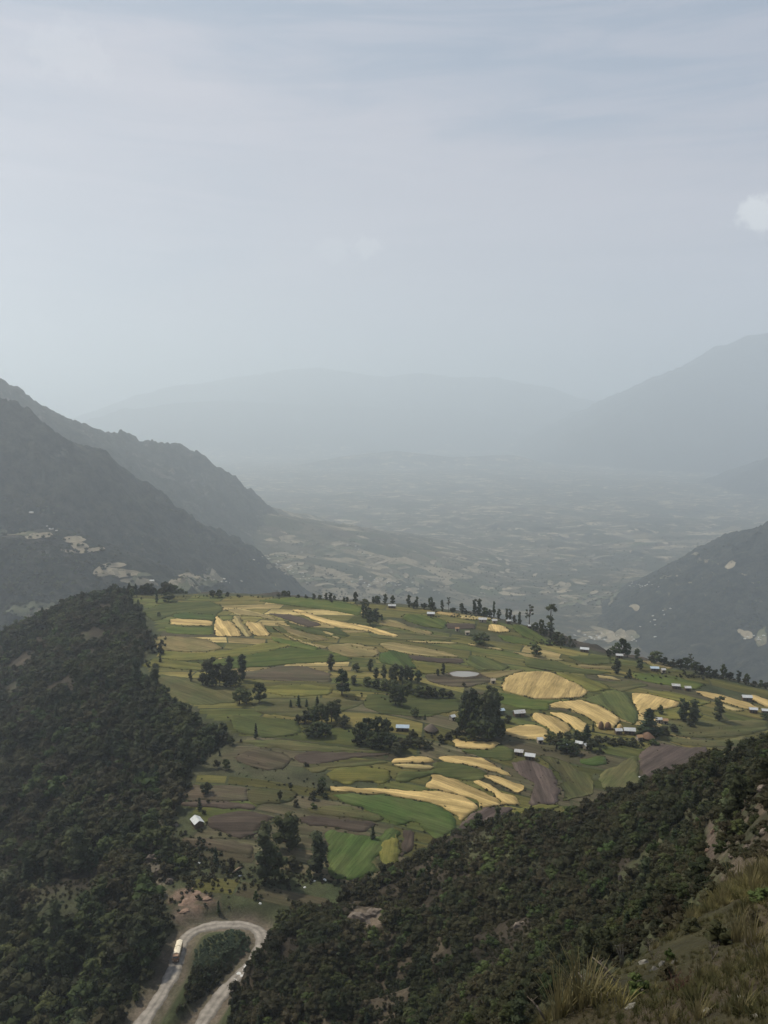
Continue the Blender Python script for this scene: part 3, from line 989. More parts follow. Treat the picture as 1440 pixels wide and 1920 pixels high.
FIELDS = [
    # base patches first, laid lowest
    ('scrubby', 'brown-grey terraced field beside the forest edge at left', [(285, 1264), (330, 1268), (385, 1278), (445, 1290), (445, 1318), (380, 1322), (330, 1318), (300, 1302)]),
    ('dgreen', 'dark green slope at the top behind the golden rectangle', [(265, 1148), (310, 1130), (400, 1128), (420, 1142), (405, 1154), (340, 1148), (290, 1166)]),
    ('green', 'broad green hilltop field along the far edge', [(480, 1127), (547, 1119), (640, 1128), (680, 1138), (676, 1155), (640, 1148), (590, 1141), (530, 1134)]),
    ('olive', 'curved olive strip below the tan field at left', [(296, 1219), (368, 1226), (430, 1220), (500, 1205), (560, 1208), (500, 1223), (420, 1234), (340, 1240), (300, 1234)]),
    ('olive', 'olive corner field beside the upper forest edge', [(262, 1249), (292, 1234), (345, 1241), (388, 1246), (385, 1260), (330, 1254)]),
    ('green', 'green strip sweeping under the olive bend', [(390, 1240), (470, 1226), (560, 1212), (640, 1222), (660, 1240), (560, 1244), (470, 1252), (400, 1254)]),
    ('scrubby', 'grey-green fallow below the ploughed brown field', [(470, 1310), (560, 1312), (640, 1308), (690, 1318), (640, 1336), (560, 1345), (480, 1338)]),
    ('dgreen', 'dark grazing land left of the shrub clump', [(430, 1340), (500, 1345), (560, 1352), (565, 1375), (500, 1385), (440, 1372)]),
    ('dgreen', 'dark green pasture right of the tree row', [(690, 1300), (760, 1308), (860, 1310), (870, 1330), (800, 1345), (720, 1340), (680, 1325)]),
    ('scrubby', 'grey-brown rough land below the shrubby thicket', [(430, 1390), (540, 1388), (660, 1405), (745, 1410), (700, 1412), (580, 1408), (500, 1402)]),
    ('dgreen', 'dark strip behind the two small tin huts', [(860, 1408), (940, 1396), (965, 1410), (960, 1428), (905, 1420)]),
    ('scrubby', 'dim olive slope beneath the stubble terraces at right', [(1240, 1350), (1330, 1352), (1440, 1350), (1440, 1372), (1370, 1382), (1290, 1385), (1240, 1372)]),
    ('scrubby', 'grey fallow terraces on the right edge', [(1235, 1376), (1300, 1388), (1370, 1386), (1400, 1378), (1390, 1400), (1330, 1402), (1270, 1396)]),
    # upper left
    ('bright', 'green field just above the golden rectangle', [(326, 1152), (344, 1147), (406, 1154), (404, 1163), (325, 1159)]),
    ('green', 'green field just below the golden rectangle', [(309, 1175), (400, 1176.5), (403, 1191), (312, 1188)]),
    ('gold', 'golden rectangular field between two green ones', [(321, 1160), (400, 1164.5), (399, 1174.3), (320, 1171.5)]),
    ('gold', 'golden notched field, leftmost of the three side by side', [(407, 1154), (418, 1166), (430, 1162), (439, 1172), (455, 1193.5), (405, 1193), (402, 1175)]),
    ('pale', 'narrow slanting golden field in the middle of three', [(437, 1155), (452, 1155), (453, 1164.6), (475, 1193), (460, 1194.4), (438, 1168)]),
    ('gold', 'golden field at the right of the three side by side', [(456, 1165), (493, 1170), (507, 1192), (478, 1193.5)]),
    ('pale', 'thin pale strip above the three golden fields', [(422, 1143), (448, 1141), (480, 1148), (518, 1160), (518, 1164), (480, 1156), (440, 1152)]),
    ('tan', 'wide tan field next to the left forest edge', [(292, 1194), (347, 1194), (392, 1199), (418, 1217), (375, 1223.6), (296, 1219), (291, 1206)]),
    # upper middle
    ('dbrown', 'dark brown strip above the long golden ribbon', [(500, 1150), (545, 1152), (607, 1172), (580, 1177), (540, 1163)]),
    ('gold', 'long narrow golden ribbon running down the hilltop', [(545, 1144), (562, 1143), (603, 1159), (660, 1170), (693, 1175), (747, 1192), (743, 1196), (710, 1190), (680, 1182), (637, 1178), (590, 1162)]),
    ('dgreen', 'dark green diagonal under the golden ribbon', [(530, 1163), (580, 1179), (636, 1180), (657, 1194), (627, 1196), (585, 1188), (545, 1176)]),
    ('tan', 'tan wedge left of the dark green diagonal', [(513, 1167), (543, 1177), (585, 1190), (620, 1200), (590, 1203), (547, 1190)]),
    ('pale', 'slim pale strip curving down from the three golden fields', [(510, 1175), (523, 1185), (563, 1202), (617, 1214), (607, 1216), (573, 1208), (540, 1194)]),
    ('pale', 'small pale sliver inside the dark green diagonal', [(600, 1183), (620, 1187), (638, 1197), (632, 1198.5)]),
    ('green', 'green band below the slim pale strip', [(507, 1194), (557, 1204), (600, 1215), (593, 1221), (557, 1216), (510, 1201)]),
    ('tan', 'small tan strip right of the dark green diagonal', [(640, 1182), (693, 1183), (690, 1187), (653, 1187)]),
    ('scrubby', 'brownish slope below the farm trees on the hilltop', [(720, 1176), (770, 1186), (830, 1192), (870, 1200), (760, 1201), (700, 1196), (690, 1188)]),
    ('tan', 'tan field under the tall trees on the hilltop', [(707, 1165), (737, 1162), (773, 1178), (810, 1185), (808, 1191), (780, 1187), (747, 1177), (713, 1172)]),
    ('green', 'green field above the white-roofed hilltop house', [(760, 1150), (810, 1156), (840, 1166), (832, 1180), (790, 1174), (755, 1162)]),
    ('tan', 'tan patch in front of the broad brown crop strip', [(620, 1208), (667, 1207), (712, 1217), (705, 1232), (650, 1232), (615, 1220)]),
    ('pale', 'pale strip ending in a point beside the brown patch', [(650, 1208), (667, 1208), (710, 1217), (693, 1219)]),
    ('pale', 'broad pale brown field above the dark ploughed strip', [(710, 1207), (733, 1205), (780, 1212), (830, 1222), (867, 1233), (813, 1232), (763, 1226.5), (720, 1216)]),
    ('dbrown', 'dark ploughed strip under the broad pale brown field', [(763, 1228), (813, 1233), (867, 1235), (872, 1245), (820, 1243), (773, 1237)]),
    ('bright', 'vivid green wedge pointing at the tree row', [(710, 1227), (743, 1218), (767, 1230), (782, 1255), (748, 1250), (713, 1243)]),
    ('olive', 'light olive field above the pale pond', [(772, 1238), (820, 1245), (880, 1253), (890, 1258), (843, 1262), (787, 1263)]),
    ('dgreen', 'deep green field right of the dark ploughed strip', [(880, 1229), (913, 1233), (960, 1250), (943, 1257), (897, 1257), (874, 1244)]),
    ('tan', 'flat tan strip right of the deep green field', [(893, 1262), (945, 1258), (985, 1256), (960, 1266), (925, 1274)]),
    ('brown', 'brown soil around the pale pond', [(790, 1267), (847, 1263), (913, 1265), (930, 1277), (870, 1291), (813, 1282)]),
    ('pale', 'thin pale line across the hill below the brown slope', [(760, 1202), (857, 1205), (853, 1208), (780, 1205)]),
    ('gold', 'thin golden strip on the skyline right of the white roof', [(815, 1147), (857, 1150), (858, 1156), (823, 1152)]),
    ('pale', 'yellow skyline field behind the pale farmhouse', [(862, 1153), (917, 1152), (947, 1162), (897, 1163), (865, 1160)]),
    ('gold', 'small yellow patch below the pale skyline farmhouse', [(913, 1180), (920, 1170), (947, 1175), (957, 1185), (930, 1186)]),
    ('pale', 'narrow pale path strip right of the round bush', [(877, 1207), (942, 1218), (940, 1220.5), (880, 1210)]),
    ('dbrown', 'small dark field below the thin golden skyline strip', [(833, 1168), (890, 1170), (893, 1180), (840, 1180)]),
    ('green', 'green slope under the skyline trees at right', [(957, 1172), (982, 1172), (1020, 1196), (1052, 1211), (1020, 1209), (975, 1191)]),
    ('green', 'green strip below the round bush', [(930, 1190), (975, 1195), (1010, 1206), (1000, 1212), (950, 1204)]),
    ('tan', 'tan field left of the right-hand round tree', [(960, 1222), (1000, 1228), (1060, 1238), (1040, 1240), (985, 1232)]),
    # middle
    ('brown', 'wide ploughed brown field above the single dark trees', [(440, 1262), (480, 1258), (523, 1250), (567, 1249), (620, 1263), (623, 1280), (563, 1278), (500, 1276), (450, 1272)]),
    ('olive', 'yellow-green field under the ploughed brown one', [(497, 1287), (580, 1285), (627, 1290), (620, 1303), (563, 1307), (500, 1300)]),
    ('tan', 'thin tan strip across the far right slope', [(1079, 1246), (1155, 1251), (1148, 1257), (1096, 1253)]),
    ('dgreen', 'dark scrubby strip behind the roadside farmhouse', [(1062, 1232), (1110, 1229), (1148, 1233), (1145, 1246), (1096, 1245)]),
    ('tan', 'tan skyline strip beside the blue-white roof', [(1200, 1238), (1259, 1246), (1259, 1255), (1225, 1250)]),
    ('dgreen', 'green band above the largest golden field', [(985, 1234), (1044, 1241), (1079, 1253), (1148, 1261), (1114, 1266), (1027, 1258), (985, 1250)]),
    ('green', 'long green field under the blue-white roof', [(1180, 1261), (1252, 1266), (1322, 1284), (1301, 1295), (1252, 1285), (1200, 1277)]),
    ('scrubby', 'brownish wedge between the green fields at right', [(1120, 1280), (1183, 1276), (1218, 1285), (1165, 1298), (1150, 1290)]),
    ('pale', 'small pale tip above the brownish wedge', [(1117, 1266), (1148, 1269), (1167, 1277), (1127, 1272)]),
    ('gold', 'largest golden field in the middle of the right slope', [(947, 1271), (971, 1261), (1030, 1259.5), (1055, 1271), (1082, 1284), (1103, 1298), (1086, 1309), (1009, 1311), (961, 1300), (942, 1294)]),
    ('olive', 'light green field beside the largest golden one', [(1036, 1261), (1079, 1265), (1120, 1279), (1146, 1291), (1107, 1298), (1082, 1283)]),
    ('green', 'green band below the largest golden field', [(935, 1299), (961, 1303), (1009, 1314), (1078, 1313), (1030, 1318), (1028, 1333), (985, 1330), (935, 1318)]),
    ('gold', 'upper golden terrace curving down to the haystacks', [(1028, 1320), (1086, 1312.5), (1120, 1323), (1148, 1338), (1162, 1354), (1148, 1367), (1127, 1367), (1107, 1347), (1072, 1331), (1032, 1326)]),
    ('gold', 'second golden terrace below the upper one', [(1029, 1336), (1058, 1338), (1089, 1349), (1101, 1361), (1093, 1375), (1078, 1373), (1075, 1361), (1044, 1344)]),
    ('gold', 'third golden terrace beside the white-roofed house', [(997, 1338), (1030, 1341), (1061, 1355), (1073, 1368), (1066, 1378), (1037, 1378), (1030, 1366), (1004, 1354)]),
    ('gold', 'lowest golden terrace above the two tin huts', [(938, 1371), (982, 1360), (1009, 1360), (1029, 1372), (1022, 1389), (982, 1387), (944, 1377)]),
    ('dgreen', 'deep green tongue between the golden slopes', [(1091, 1312), (1148, 1293), (1180, 1303), (1196, 1343), (1190, 1360), (1164, 1347), (1134, 1326)]),
    ('gold', 'golden triangle right of the deep green tongue', [(1181, 1302), (1204, 1300.5), (1270, 1316), (1270, 1326), (1239, 1330), (1218, 1334), (1201, 1347)]),
    ('olive', 'olive strip above the golden triangle', [(1207, 1298), (1252, 1296), (1336, 1318), (1308, 1325), (1270, 1315)]),
    ('olive', 'dull olive field below the golden triangle', [(1222, 1336), (1272, 1328), (1310, 1328), (1320, 1345), (1270, 1350), (1235, 1346)]),
    ('gold', 'long golden strip reaching the right edge houses', [(1305, 1296), (1350, 1303), (1405, 1319), (1426, 1330), (1398, 1331), (1357, 1317), (1315, 1303)]),
    ('gold', 'bright golden strip at the right border of the plateau', [(1409, 1303), (1440, 1313), (1470, 1320), (1470, 1334), (1440, 1327), (1409, 1313)]),
    ('pale', 'pale stubble strip under the right edge houses', [(1350, 1319), (1398, 1333), (1380, 1334), (1345, 1324)]),
    # lower left
    ('brown', 'brown field with a curved top edge left of the gully', [(440, 1420), (470, 1405), (507, 1405), (547, 1420), (533, 1443), (493, 1443), (450, 1430)]),
    ('dbrown', 'dark brown tapering field under the thicket', [(550, 1418), (577, 1410), (687, 1413), (740, 1412), (653, 1424), (580, 1435), (565, 1430)]),
    ('scrubby', 'olive pasture in the bend of the gully', [(560, 1436), (620, 1430), (700, 1424), (730, 1430), (690, 1436), (620, 1442), (590, 1450)]),
    ('brown', 'wide brown field against the forest at lower left', [(337, 1473), (387, 1473), (460, 1475), (463, 1497), (460, 1504), (337, 1501)]),
    ('dbrown', 'thin dark strip below the wide brown field', [(337, 1503), (430, 1505), (480, 1512), (477, 1518), (340, 1513)]),
    ('scrubby', 'grey-green strip left of the gully shrubs', [(463, 1476), (520, 1478), (560, 1490), (545, 1504), (490, 1510), (464, 1500)]),
    ('dbrown', 'dark ploughed field right of the lone farmhouse', [(390, 1532), (453, 1519), (517, 1535), (500, 1545), (477, 1568), (447, 1571), (393, 1552)]),
    ('brown', 'brown terrace below the lone farmhouse', [(337, 1571), (403, 1573), (477, 1584), (474, 1610), (425, 1600), (360, 1588)]),
    ('olive', 'domed olive field at the head of the golden terraces', [(613, 1450), (630, 1442), (687, 1438), (723, 1443), (733, 1463), (720, 1471), (673, 1465), (653, 1473), (617, 1462)]),
    ('dbrown', 'dark stony ploughed field above the bright green meadow', [(553, 1537), (587, 1530), (653, 1538), (710, 1543), (680, 1561), (620, 1550), (567, 1545)]),
    ('scrubby', 'rough slope above the dark stony field', [(575, 1515), (640, 1512), (720, 1530), (715, 1540), (650, 1534), (585, 1527)]),
    ('bright', 'bright green meadow at the lower end of the plateau', [(610, 1557), (680, 1567), (703, 1573), (733, 1553), (752, 1560), (742, 1590), (697, 1613), (707, 1637), (653, 1653), (620, 1647), (613, 1607)]),
    ('scrubby', 'pale stony strip crossing the bright green meadow', [(657, 1603), (680, 1590), (727, 1630), (700, 1638)]),
    ('olive', 'light olive patch right of the bright green meadow', [(713, 1585), (747, 1560), (749, 1613), (743, 1627), (726, 1626), (713, 1602)]),
    ('dbrown', 'small dark brown bank beside the light olive patch', [(754, 1560), (773, 1560), (775, 1587), (752, 1613)]),
    # golden terraces, lower right
    ('dgreen', 'dark green field between the golden terraces', [(815, 1431), (860, 1431), (917, 1450), (907, 1460), (887, 1466), (810, 1451), (760, 1469), (738, 1464), (742, 1448), (808, 1447)]),
    ('gold', 'golden field with a bulge beside the thatched farm', [(848, 1388), (860, 1385), (868, 1392), (938, 1392), (920, 1407), (857, 1402)]),
    ('gold', 'upper of two short golden bars', [(733, 1430), (743, 1422), (800, 1421), (812, 1424), (813, 1430.5), (740, 1431)]),
    ('pale', 'lower of two short golden bars', [(733, 1436), (760, 1433), (811, 1436), (808, 1445.5), (760, 1441)]),
    ('gold', 'arched golden strip above the dark green field', [(820, 1422), (840, 1418), (897, 1422), (920, 1433), (947, 1447), (962, 1457), (947, 1453), (907, 1442), (870, 1433), (843, 1430)]),
    ('gold', 'broad golden terrace below the dark green field', [(810, 1454), (837, 1458), (863, 1468), (887, 1480), (910, 1490), (938, 1503), (940, 1512), (898, 1515), (897, 1503), (860, 1490), (798, 1478), (803, 1467)]),
    ('gold', 'golden terrace with furrowed edge, middle of the lower group', [(885, 1467), (903, 1464), (938, 1487), (973, 1498), (973, 1510), (942, 1511), (942, 1501), (917, 1483)]),
    ('gold', 'topmost terrace at the tip of the lower golden group', [(912, 1460), (935, 1471), (972, 1488), (980, 1483), (980, 1475), (953, 1465), (920, 1453), (908, 1455)]),
    ('gold', 'longest golden band sweeping from the gully to the brown tip', [(620, 1476), (660, 1478), (760, 1483), (827, 1486), (860, 1493), (893, 1507), (893, 1517), (867, 1542), (857, 1530), (827, 1513), (793, 1503), (740, 1492), (680, 1486), (620, 1483)]),
    ('bright', 'curved green field under the longest golden band', [(625, 1490), (720, 1493), (760, 1499), (810, 1508), (848, 1528), (860, 1546), (828, 1573), (815, 1577), (780, 1540), (750, 1548), (715, 1535), (680, 1515), (640, 1505)]),
    ('purple', 'reddish brown soil at the tip of the golden band', [(897, 1518), (970, 1514), (933, 1537), (920, 1550), (870, 1563), (850, 1580), (858, 1552)]),
    ('olive', 'olive strip under the lower golden terraces', [(973, 1514), (1037, 1511), (1053, 1510), (1003, 1537), (947, 1537)]),
    ('purple', 'purplish ploughed field below the two tin huts', [(957, 1430), (1000, 1427), (1037, 1447), (1050, 1483), (1043, 1507), (992, 1513), (1003, 1473), (992, 1463), (963, 1443)]),
    ('scrubby', 'brownish curved slope right of the purplish field', [(1007, 1414), (1047, 1447), (1058, 1490), (1053, 1503), (1113, 1490), (1113, 1460), (1060, 1428)]),
    ('scrubby', 'grey-olive field between two purplish ones', [(1120, 1457), (1153, 1437), (1193, 1415), (1203, 1458), (1193, 1476), (1167, 1483), (1133, 1480)]),
    ('purple', 'large purplish brown field near the right forest', [(1196, 1414), (1235, 1394), (1290, 1404), (1328, 1400), (1318, 1440), (1240, 1466), (1207, 1462)]),
    ('bright', 'green garden patch below the farm thicket', [(1087, 1424), (1133, 1418), (1140, 1434), (1120, 1438), (1087, 1431)]),
]


def chaikin(p, it=1, keep=0.18):
    for _ in range(it):
        q = []
        n = len(p)
        for i in range(n):
            a, b = np.array(p[i], float), np.array(p[(i + 1) % n], float)
            q.append(a * (1 - keep) + b * keep)
            q.append(a * keep + b * (1 - keep))
        p = q
    return p


BORDERS = []


def make_field(kind, label, px, idx):
    ring = chaikin(px, 1, 0.14)
    w = [plat(float(a), float(b)) for a, b in ring]
    w = np.array([(q.x, q.y) for q in w if q is not None])
    seg = np.hypot(*(np.roll(w, -1, 0) - w).T)
    out_ = []
    step = 1.8
    for i in range(len(w)):
        n = max(1, int(seg[i] / step))
        for t in range(n):
            out_.append(w[i] + (w[(i + 1) % len(w)] - w[i]) * t / n)
    w = np.array(out_)
    jit = np.stack([fbm(w[:, 0], w[:, 1], 6.0, 3, 500 + idx, 0.6), fbm(w[:, 0], w[:, 1], 6.0, 3, 700 + idx, 0.6)], 1)
    w = w + jit * 2.0
    BORDERS.append((kind, w))
    lo, hi = w.min(0), w.max(0)
    sp_ = max(2.6, math.sqrt((hi[0] - lo[0]) * (hi[1] - lo[1])) / 30)
    gx, gy = np.meshgrid(np.arange(lo[0], hi[0], sp_), np.arange(lo[1], hi[1], sp_))
    gx, gy = gx.ravel(), gy.ravel()
    d, ins = poly_dist(gx, gy, w)
    k = ins & (d > sp_ * 0.55)
    inner = np.stack([gx[k], gy[k]], 1)
    allp = [Vector(p) for p in np.concatenate([w, inner])]
    nb = len(w)
    vco, _, fcs, *_r = delaunay_2d_cdt(allp, [(i, (i + 1) % nb) for i in range(nb)], [], 1, 1e-4)
    vx = np.array([(q.x, q.y) for q in vco])
    dd, _i = poly_dist(vx[:, 0], vx[:, 1], w)
    hgt = HGT[kind]
    z = height(vx[:, 0], vx[:, 1]) + hgt * (0.7 + 0.3 * sstep(0.0, 2.0, dd)) + 0.08 + idx * 0.0025
    z = z + fbm(vx[:, 0], vx[:, 1], 5.0, 2, 900) * 0.10 * (hgt > 0.3)
    c = vx.mean(0)
    cov_ = np.cov((vx - c).T)
    ev, evec = np.linalg.eigh(cov_)
    ax = evec[:, 1]
    ang = math.atan2(ax[1], ax[0])
    zc = float(z.mean())
    ca, sa = math.cos(-ang), math.sin(-ang)
    lx = (vx[:, 0] - c[0]) * ca - (vx[:, 1] - c[1]) * sa
    ly = (vx[:, 0] - c[0]) * sa + (vx[:, 1] - c[1]) * ca
    verts = np.stack([lx, ly, z - zc], 1).tolist()
    faces = [tuple(f) for f in fcs]
    # crop edge: a wall of stalks down to the ground
    n0 = len(verts)
    ring_i = [int(np.argmin((vx[:, 0] - p[0]) ** 2 + (vx[:, 1] - p[1]) ** 2)) for p in w]
    for i in ring_i:
        verts.append((verts[i][0], verts[i][1], verts[i][2] - hgt * 0.35 - 0.5))
    for j in range(nb):
        a, b = ring_i[j], ring_i[(j + 1) % nb]
        if a != b:
            faces.append((a, b, n0 + (j + 1) % nb, n0 + j))
    o = mesh_obj('field', verts, faces, FM[kind], None, True)
    o.location = (c[0], c[1], zc)
    o.rotation_euler = (0, 0, ang)
    tag(o, label, 'field', 'fields of the plateau', 'structure')


# the patchwork under the traced fields: low strips that follow the slope, pieces of the ground itself
PM = {
    'p_olive': field_mat('plot_olive', (0.1094, 0.0996, 0.0342), (0.0844, 0.0827, 0.0279), bump=0.5),
    'p_green': field_mat('plot_green', (0.0638, 0.0763, 0.0243), (0.0866, 0.0880, 0.0288), bump=0.5),
    'p_brown': field_mat('plot_brown', (0.084, 0.070, 0.043), (0.072, 0.068, 0.037), furrow=0.08, bump=0.5),
    'p_gold': field_mat('plot_gold', (0.34, 0.26, 0.115), (0.25, 0.20, 0.085), bump=0.5),
    'p_tan': field_mat('plot_tan', (0.1710, 0.1399, 0.0486), (0.1277, 0.1187, 0.0396), bump=0.5),
}


def warp(a, b_):
    x = a + 26 * fbm(a, b_, 120.0, 2, 801) + 0.10 * (b_ - 550)
    y = b_ + 20 * fbm(a, b_, 140.0, 2, 803) - 0.09 * a - 0.0023 * np.maximum(a + 60, 0) ** 2 / (1 + np.maximum(a + 60, 0) / 260)
    return x, y


_rows = [255]
_k = 0
while _rows[-1] < 1330:
    _rows.append(_rows[-1] + 7 + 0.016 * min(_rows[-1] - 250, 600) + 11 * random.random())
for ri in range(len(_rows) - 1):
    a0 = -360 + random.random() * 40
    while a0 < 420:
        a1 = a0 + 35 + 75 * random.random()
        na = max(3, int((a1 - a0) / 5))
        nb2 = max(3, int((_rows[ri + 1] - _rows[ri]) / 3.5))
        aa, bb = np.meshgrid(np.linspace(a0 + 0.8, a1 - 0.8, na), np.linspace(_rows[ri] + 0.9, _rows[ri + 1] - 0.9, nb2))
        px_, py_ = warp(aa, bb)
        keep = (grid_sample(GSD, px_, py_) < -7) & ~grid_sample(GHILL, px_, py_) & (grid_sample(GRD, px_, py_) > 12)
        if keep.mean() > 0.15 and random.random() < 0.96:
            hh = 0.05 + 0.12 * random.random()
            pz = height(px_, py_) + hh
            idm = -np.ones(aa.size, int)
            idm[keep.ravel()] = np.arange(keep.sum())
            cen = np.array([px_[keep].mean(), py_[keep].mean(), pz[keep].mean()])
            an = math.atan2(py_[0, -1] - py_[0, 0], px_[0, -1] - px_[0, 0])
            cc_, ss_ = math.cos(-an), math.sin(-an)
            lx, ly = px_ - cen[0], py_ - cen[1]
            vv_ = np.stack([lx * cc_ - ly * ss_, lx * ss_ + ly * cc_, pz - cen[2]], -1).reshape(-1, 3)[keep.ravel()]
            ff_ = []
            for r in range(nb2 - 1):
                for c in range(na - 1):
                    t = [idm[r * na + c], idm[r * na + c + 1], idm[(r + 1) * na + c + 1], idm[(r + 1) * na + c]]
                    if min(t) >= 0:
                        ff_.append(t)
            if ff_:
                yy = cen[1]
                wts = (3.6, 2.4, 4.4, 0.0, 0.4) if yy < 480 else ((4, 3.2, 1.0, 0.7, 2.8) if yy < 600 else (3.4, 3.0, 0.7, 1.6, 3.4))
                kd = random.choices(list(PM), wts)[0]
                po = mesh_obj('plot', vv_, ff_, PM[kd], ground, True)
                po.location = cen
                po.rotation_euler = (0, 0, an)
        a0 = a1

for i_, (k_, l_, p_) in enumerate(FIELDS):
    make_field(k_, l_, p_, i_)

# the pond: a pale oval of still water among the brown soil
c_ = plat(870, 1266.5)
dep = depth_of(c_)
hx = 27 * dep / FPX
e1, e2 = plat(870, 1261.3), plat(870, 1272.3)
hy = abs(e1.y - e2.y) / 2
m, nd, lk, b = new_mat('pond_water')
b.inputs['Base Color'].default_value = (0.22, 0.21, 0.18, 1)
b.inputs['Roughness'].default_value = 0.12
b.inputs['Specular IOR Level'].default_value = 0.9
nb_ = nd.new('ShaderNodeBump')
nb_.inputs['Strength'].default_value = 0.08
lk.new(noise_on(nd, lk, geo_pos(nd), 1.2, 3), nb_.inputs['Height'])
lk.new(nb_.outputs[0], b.inputs['Normal'])
vv, rim = [], []
for i in range(48):
    t = 2 * math.pi * i / 48
    k = 1 + 0.05 * math.sin(3 * t + 1) + 0.03 * math.sin(7 * t)
    vv.append((hx * k * math.cos(t), hy * k * math.sin(t)))
zmax = max(float(height(c_.x + a, c_.y + b_)) for a, b_ in vv) + 0.75
pond = mesh_obj('pond', [(a, b_, 0) for a, b_ in vv], [tuple(range(48))], m)
pond.location = (c_.x, c_.y, zmax)
tag(pond, 'pale grey oval pond in the brown soil', 'pond', kind='structure')
M_BANK = plain_mat('pond_bank_soil', (0.085, 0.066, 0.046), 0.95, 0.05, var=0.35, scale=0.9)
rv, rf = [], []
for i in range(48):
    a, b_ = vv[i]
    for (s, dz) in ((0.985, -0.05), (1.02, 0.12), (1.09, 0.10), (1.25, -1.4)):
        rv.append((a * s, b_ * s * (1 if s < 1.05 else 1.05), dz))
for i in range(48):
    j = (i + 1) % 48
    for q in range(3):
        rf.append((i * 4 + q, j * 4 + q, j * 4 + q + 1, i * 4 + q + 1))
pb = mesh_obj('bank', rv, rf, M_BANK, pond, True)

# ------------------------------------------------------------------ the road
M_ROAD = plain_mat('packed_gravel', (0.25, 0.225, 0.195), 0.95, 0.08, var=0.38, scale=0.45, bump=0.5)


def road_mesh(path, half, zoff):
    vv_, ff_ = [], []
    n = len(path)
    tang = np.gradient(path, axis=0)
    tang /= np.hypot(*tang.T)[:, None] + 1e-9
    cols = 9
    for i in range(n):
        nx, ny = -tang[i, 1], tang[i, 0]
        wv_ = half * (1 + 0.10 * math.sin(i * 0.31) + 0.09 * math.sin(i * 0.83 + 2) + 0.07 * math.sin(i * 2.1))
        for k in range(cols):
            s = -1 + 2 * k / (cols - 1)
            x, y = path[i, 0] + nx * s * wv_, path[i, 1] + ny * s * wv_
            rut = -0.07 * math.exp(-((abs(s) - 0.42) / 0.14) ** 2)
            zz = ROAD_Z + zoff + 0.10 * (1 - s * s) + rut + 0.04 * math.sin(x * 0.9) * math.cos(y * 0.7)
            if k in (0, cols - 1):
                zz -= 0.45
            vv_.append((x, y, zz))
    for i in range(n - 1):
        for k in range(cols - 1):
            a = i * cols + k
            ff_.append((a + 1, a, a + cols, a + cols + 1))
    return vv_, ff_


rv, rf = road_mesh(ROAD, 2.8, 0.05)
road = mesh_obj('road', rv, rf, M_ROAD, None, True)
ta = road.data.attributes.new('track', 'FLOAT', 'POINT')
ta.data.foreach_set('value', [(0.62, 0.80, 1.12, 1.05, 0.78, 1.05, 1.12, 0.80, 0.62)[i % 9] for i in range(len(rv))])
_nd, _lk = M_ROAD.node_tree.nodes, M_ROAD.node_tree.links
_sc = [n for n in _nd if n.type == 'VECT_MATH'][0]
_old = _sc.inputs['Scale'].links[0].from_socket
_an = _nd.new('ShaderNodeAttribute')
_an.attribute_name = 'track'
_lk.new(math_n(_nd, _lk, 'MULTIPLY', _old, _an.outputs['Fac']), _sc.inputs['Scale'])
tag(road, 'unpaved gravel hairpin road at the foot of the plateau', 'road', kind='structure')

# ------------------------------------------------------------------ cargo truck with trailer
M_TARP = plain_mat('cream_tarpaulin', (0.78, 0.69, 0.53), 0.8, 0.2, var=0.18, scale=1.6)
M_WOODY = plain_mat('cream_sideboards', (0.42, 0.31, 0.20), 0.8, 0.2, var=0.3, scale=3.0)
M_CAB = plain_mat('brownish_cab_paint', (0.26, 0.155, 0.095), 0.45, 0.4, var=0.1, scale=2.0)
M_GLASS = plain_mat('dark_glass', (0.02, 0.024, 0.028), 0.1, 0.6, var=0.0)
M_RUBBER = plain_mat('tyre_rubber', (0.02, 0.02, 0.02), 0.9, 0.1, var=0.2)
M_STEEL = plain_mat('dusty_chassis', (0.09, 0.08, 0.07), 0.8, 0.3, var=0.2)
i0 = int(np.argmin((ROAD[:, 0] - P(336, 1788, 1)[0] * 0) ** 2 * 0 + np.hypot(*(ROAD - np.array([plat(337, 1790).x, plat(337, 1790).y])).T)))
tp = ROAD[i0]
td = ROAD[i0 - 3] - ROAD[i0 + 3]
ang = math.atan2(td[1], td[0])
truck = empty('cargo_truck', (tp[0] - 0.1, tp[1], ROAD_Z + 0.15), ang)
truck.scale = (0.96, 0.96, 0.96)
tag(truck, 'cream-topped cargo truck with a trailer driving down the gravel road', 'truck')


def cargo(x0, x1, name):
    q = MB()
    n = 7
    pr = [(-1.2, 1.0), (-1.2, 2.7)] + [(-1.2 + 2.4 * k / (n - 1), 2.7 + 0.42 * math.sin(math.pi * k / (n - 1))) for k in range(1, n - 1)] + [(1.2, 2.7), (1.2, 1.0)]
    xs = np.linspace(x0, x1, 6)
    v_ = [(x, a, b_ + (0.05 * math.sin(i * 2.1) if b_ > 2.7 else 0)) for i, x in enumerate(xs) for a, b_ in pr]
    L = len(pr)
    f_ = [(i * L + k, i * L + (k + 1) % L, (i + 1) * L + (k + 1) % L, (i + 1) * L + k) for i in range(5) for k in range(L)]
    f_ += [tuple(range(L - 1, -1, -1)), tuple(5 * L + k for k in range(L))]
    q.add(v_, f_)
    body = q.build(name, M_TARP, truck)
    s = MB()
    s.box(x0 - 0.03, x1 + 0.03, -1.24, 1.24, 0.95, 1.75)
    s.build('sideboard', M_WOODY, body)
    return body


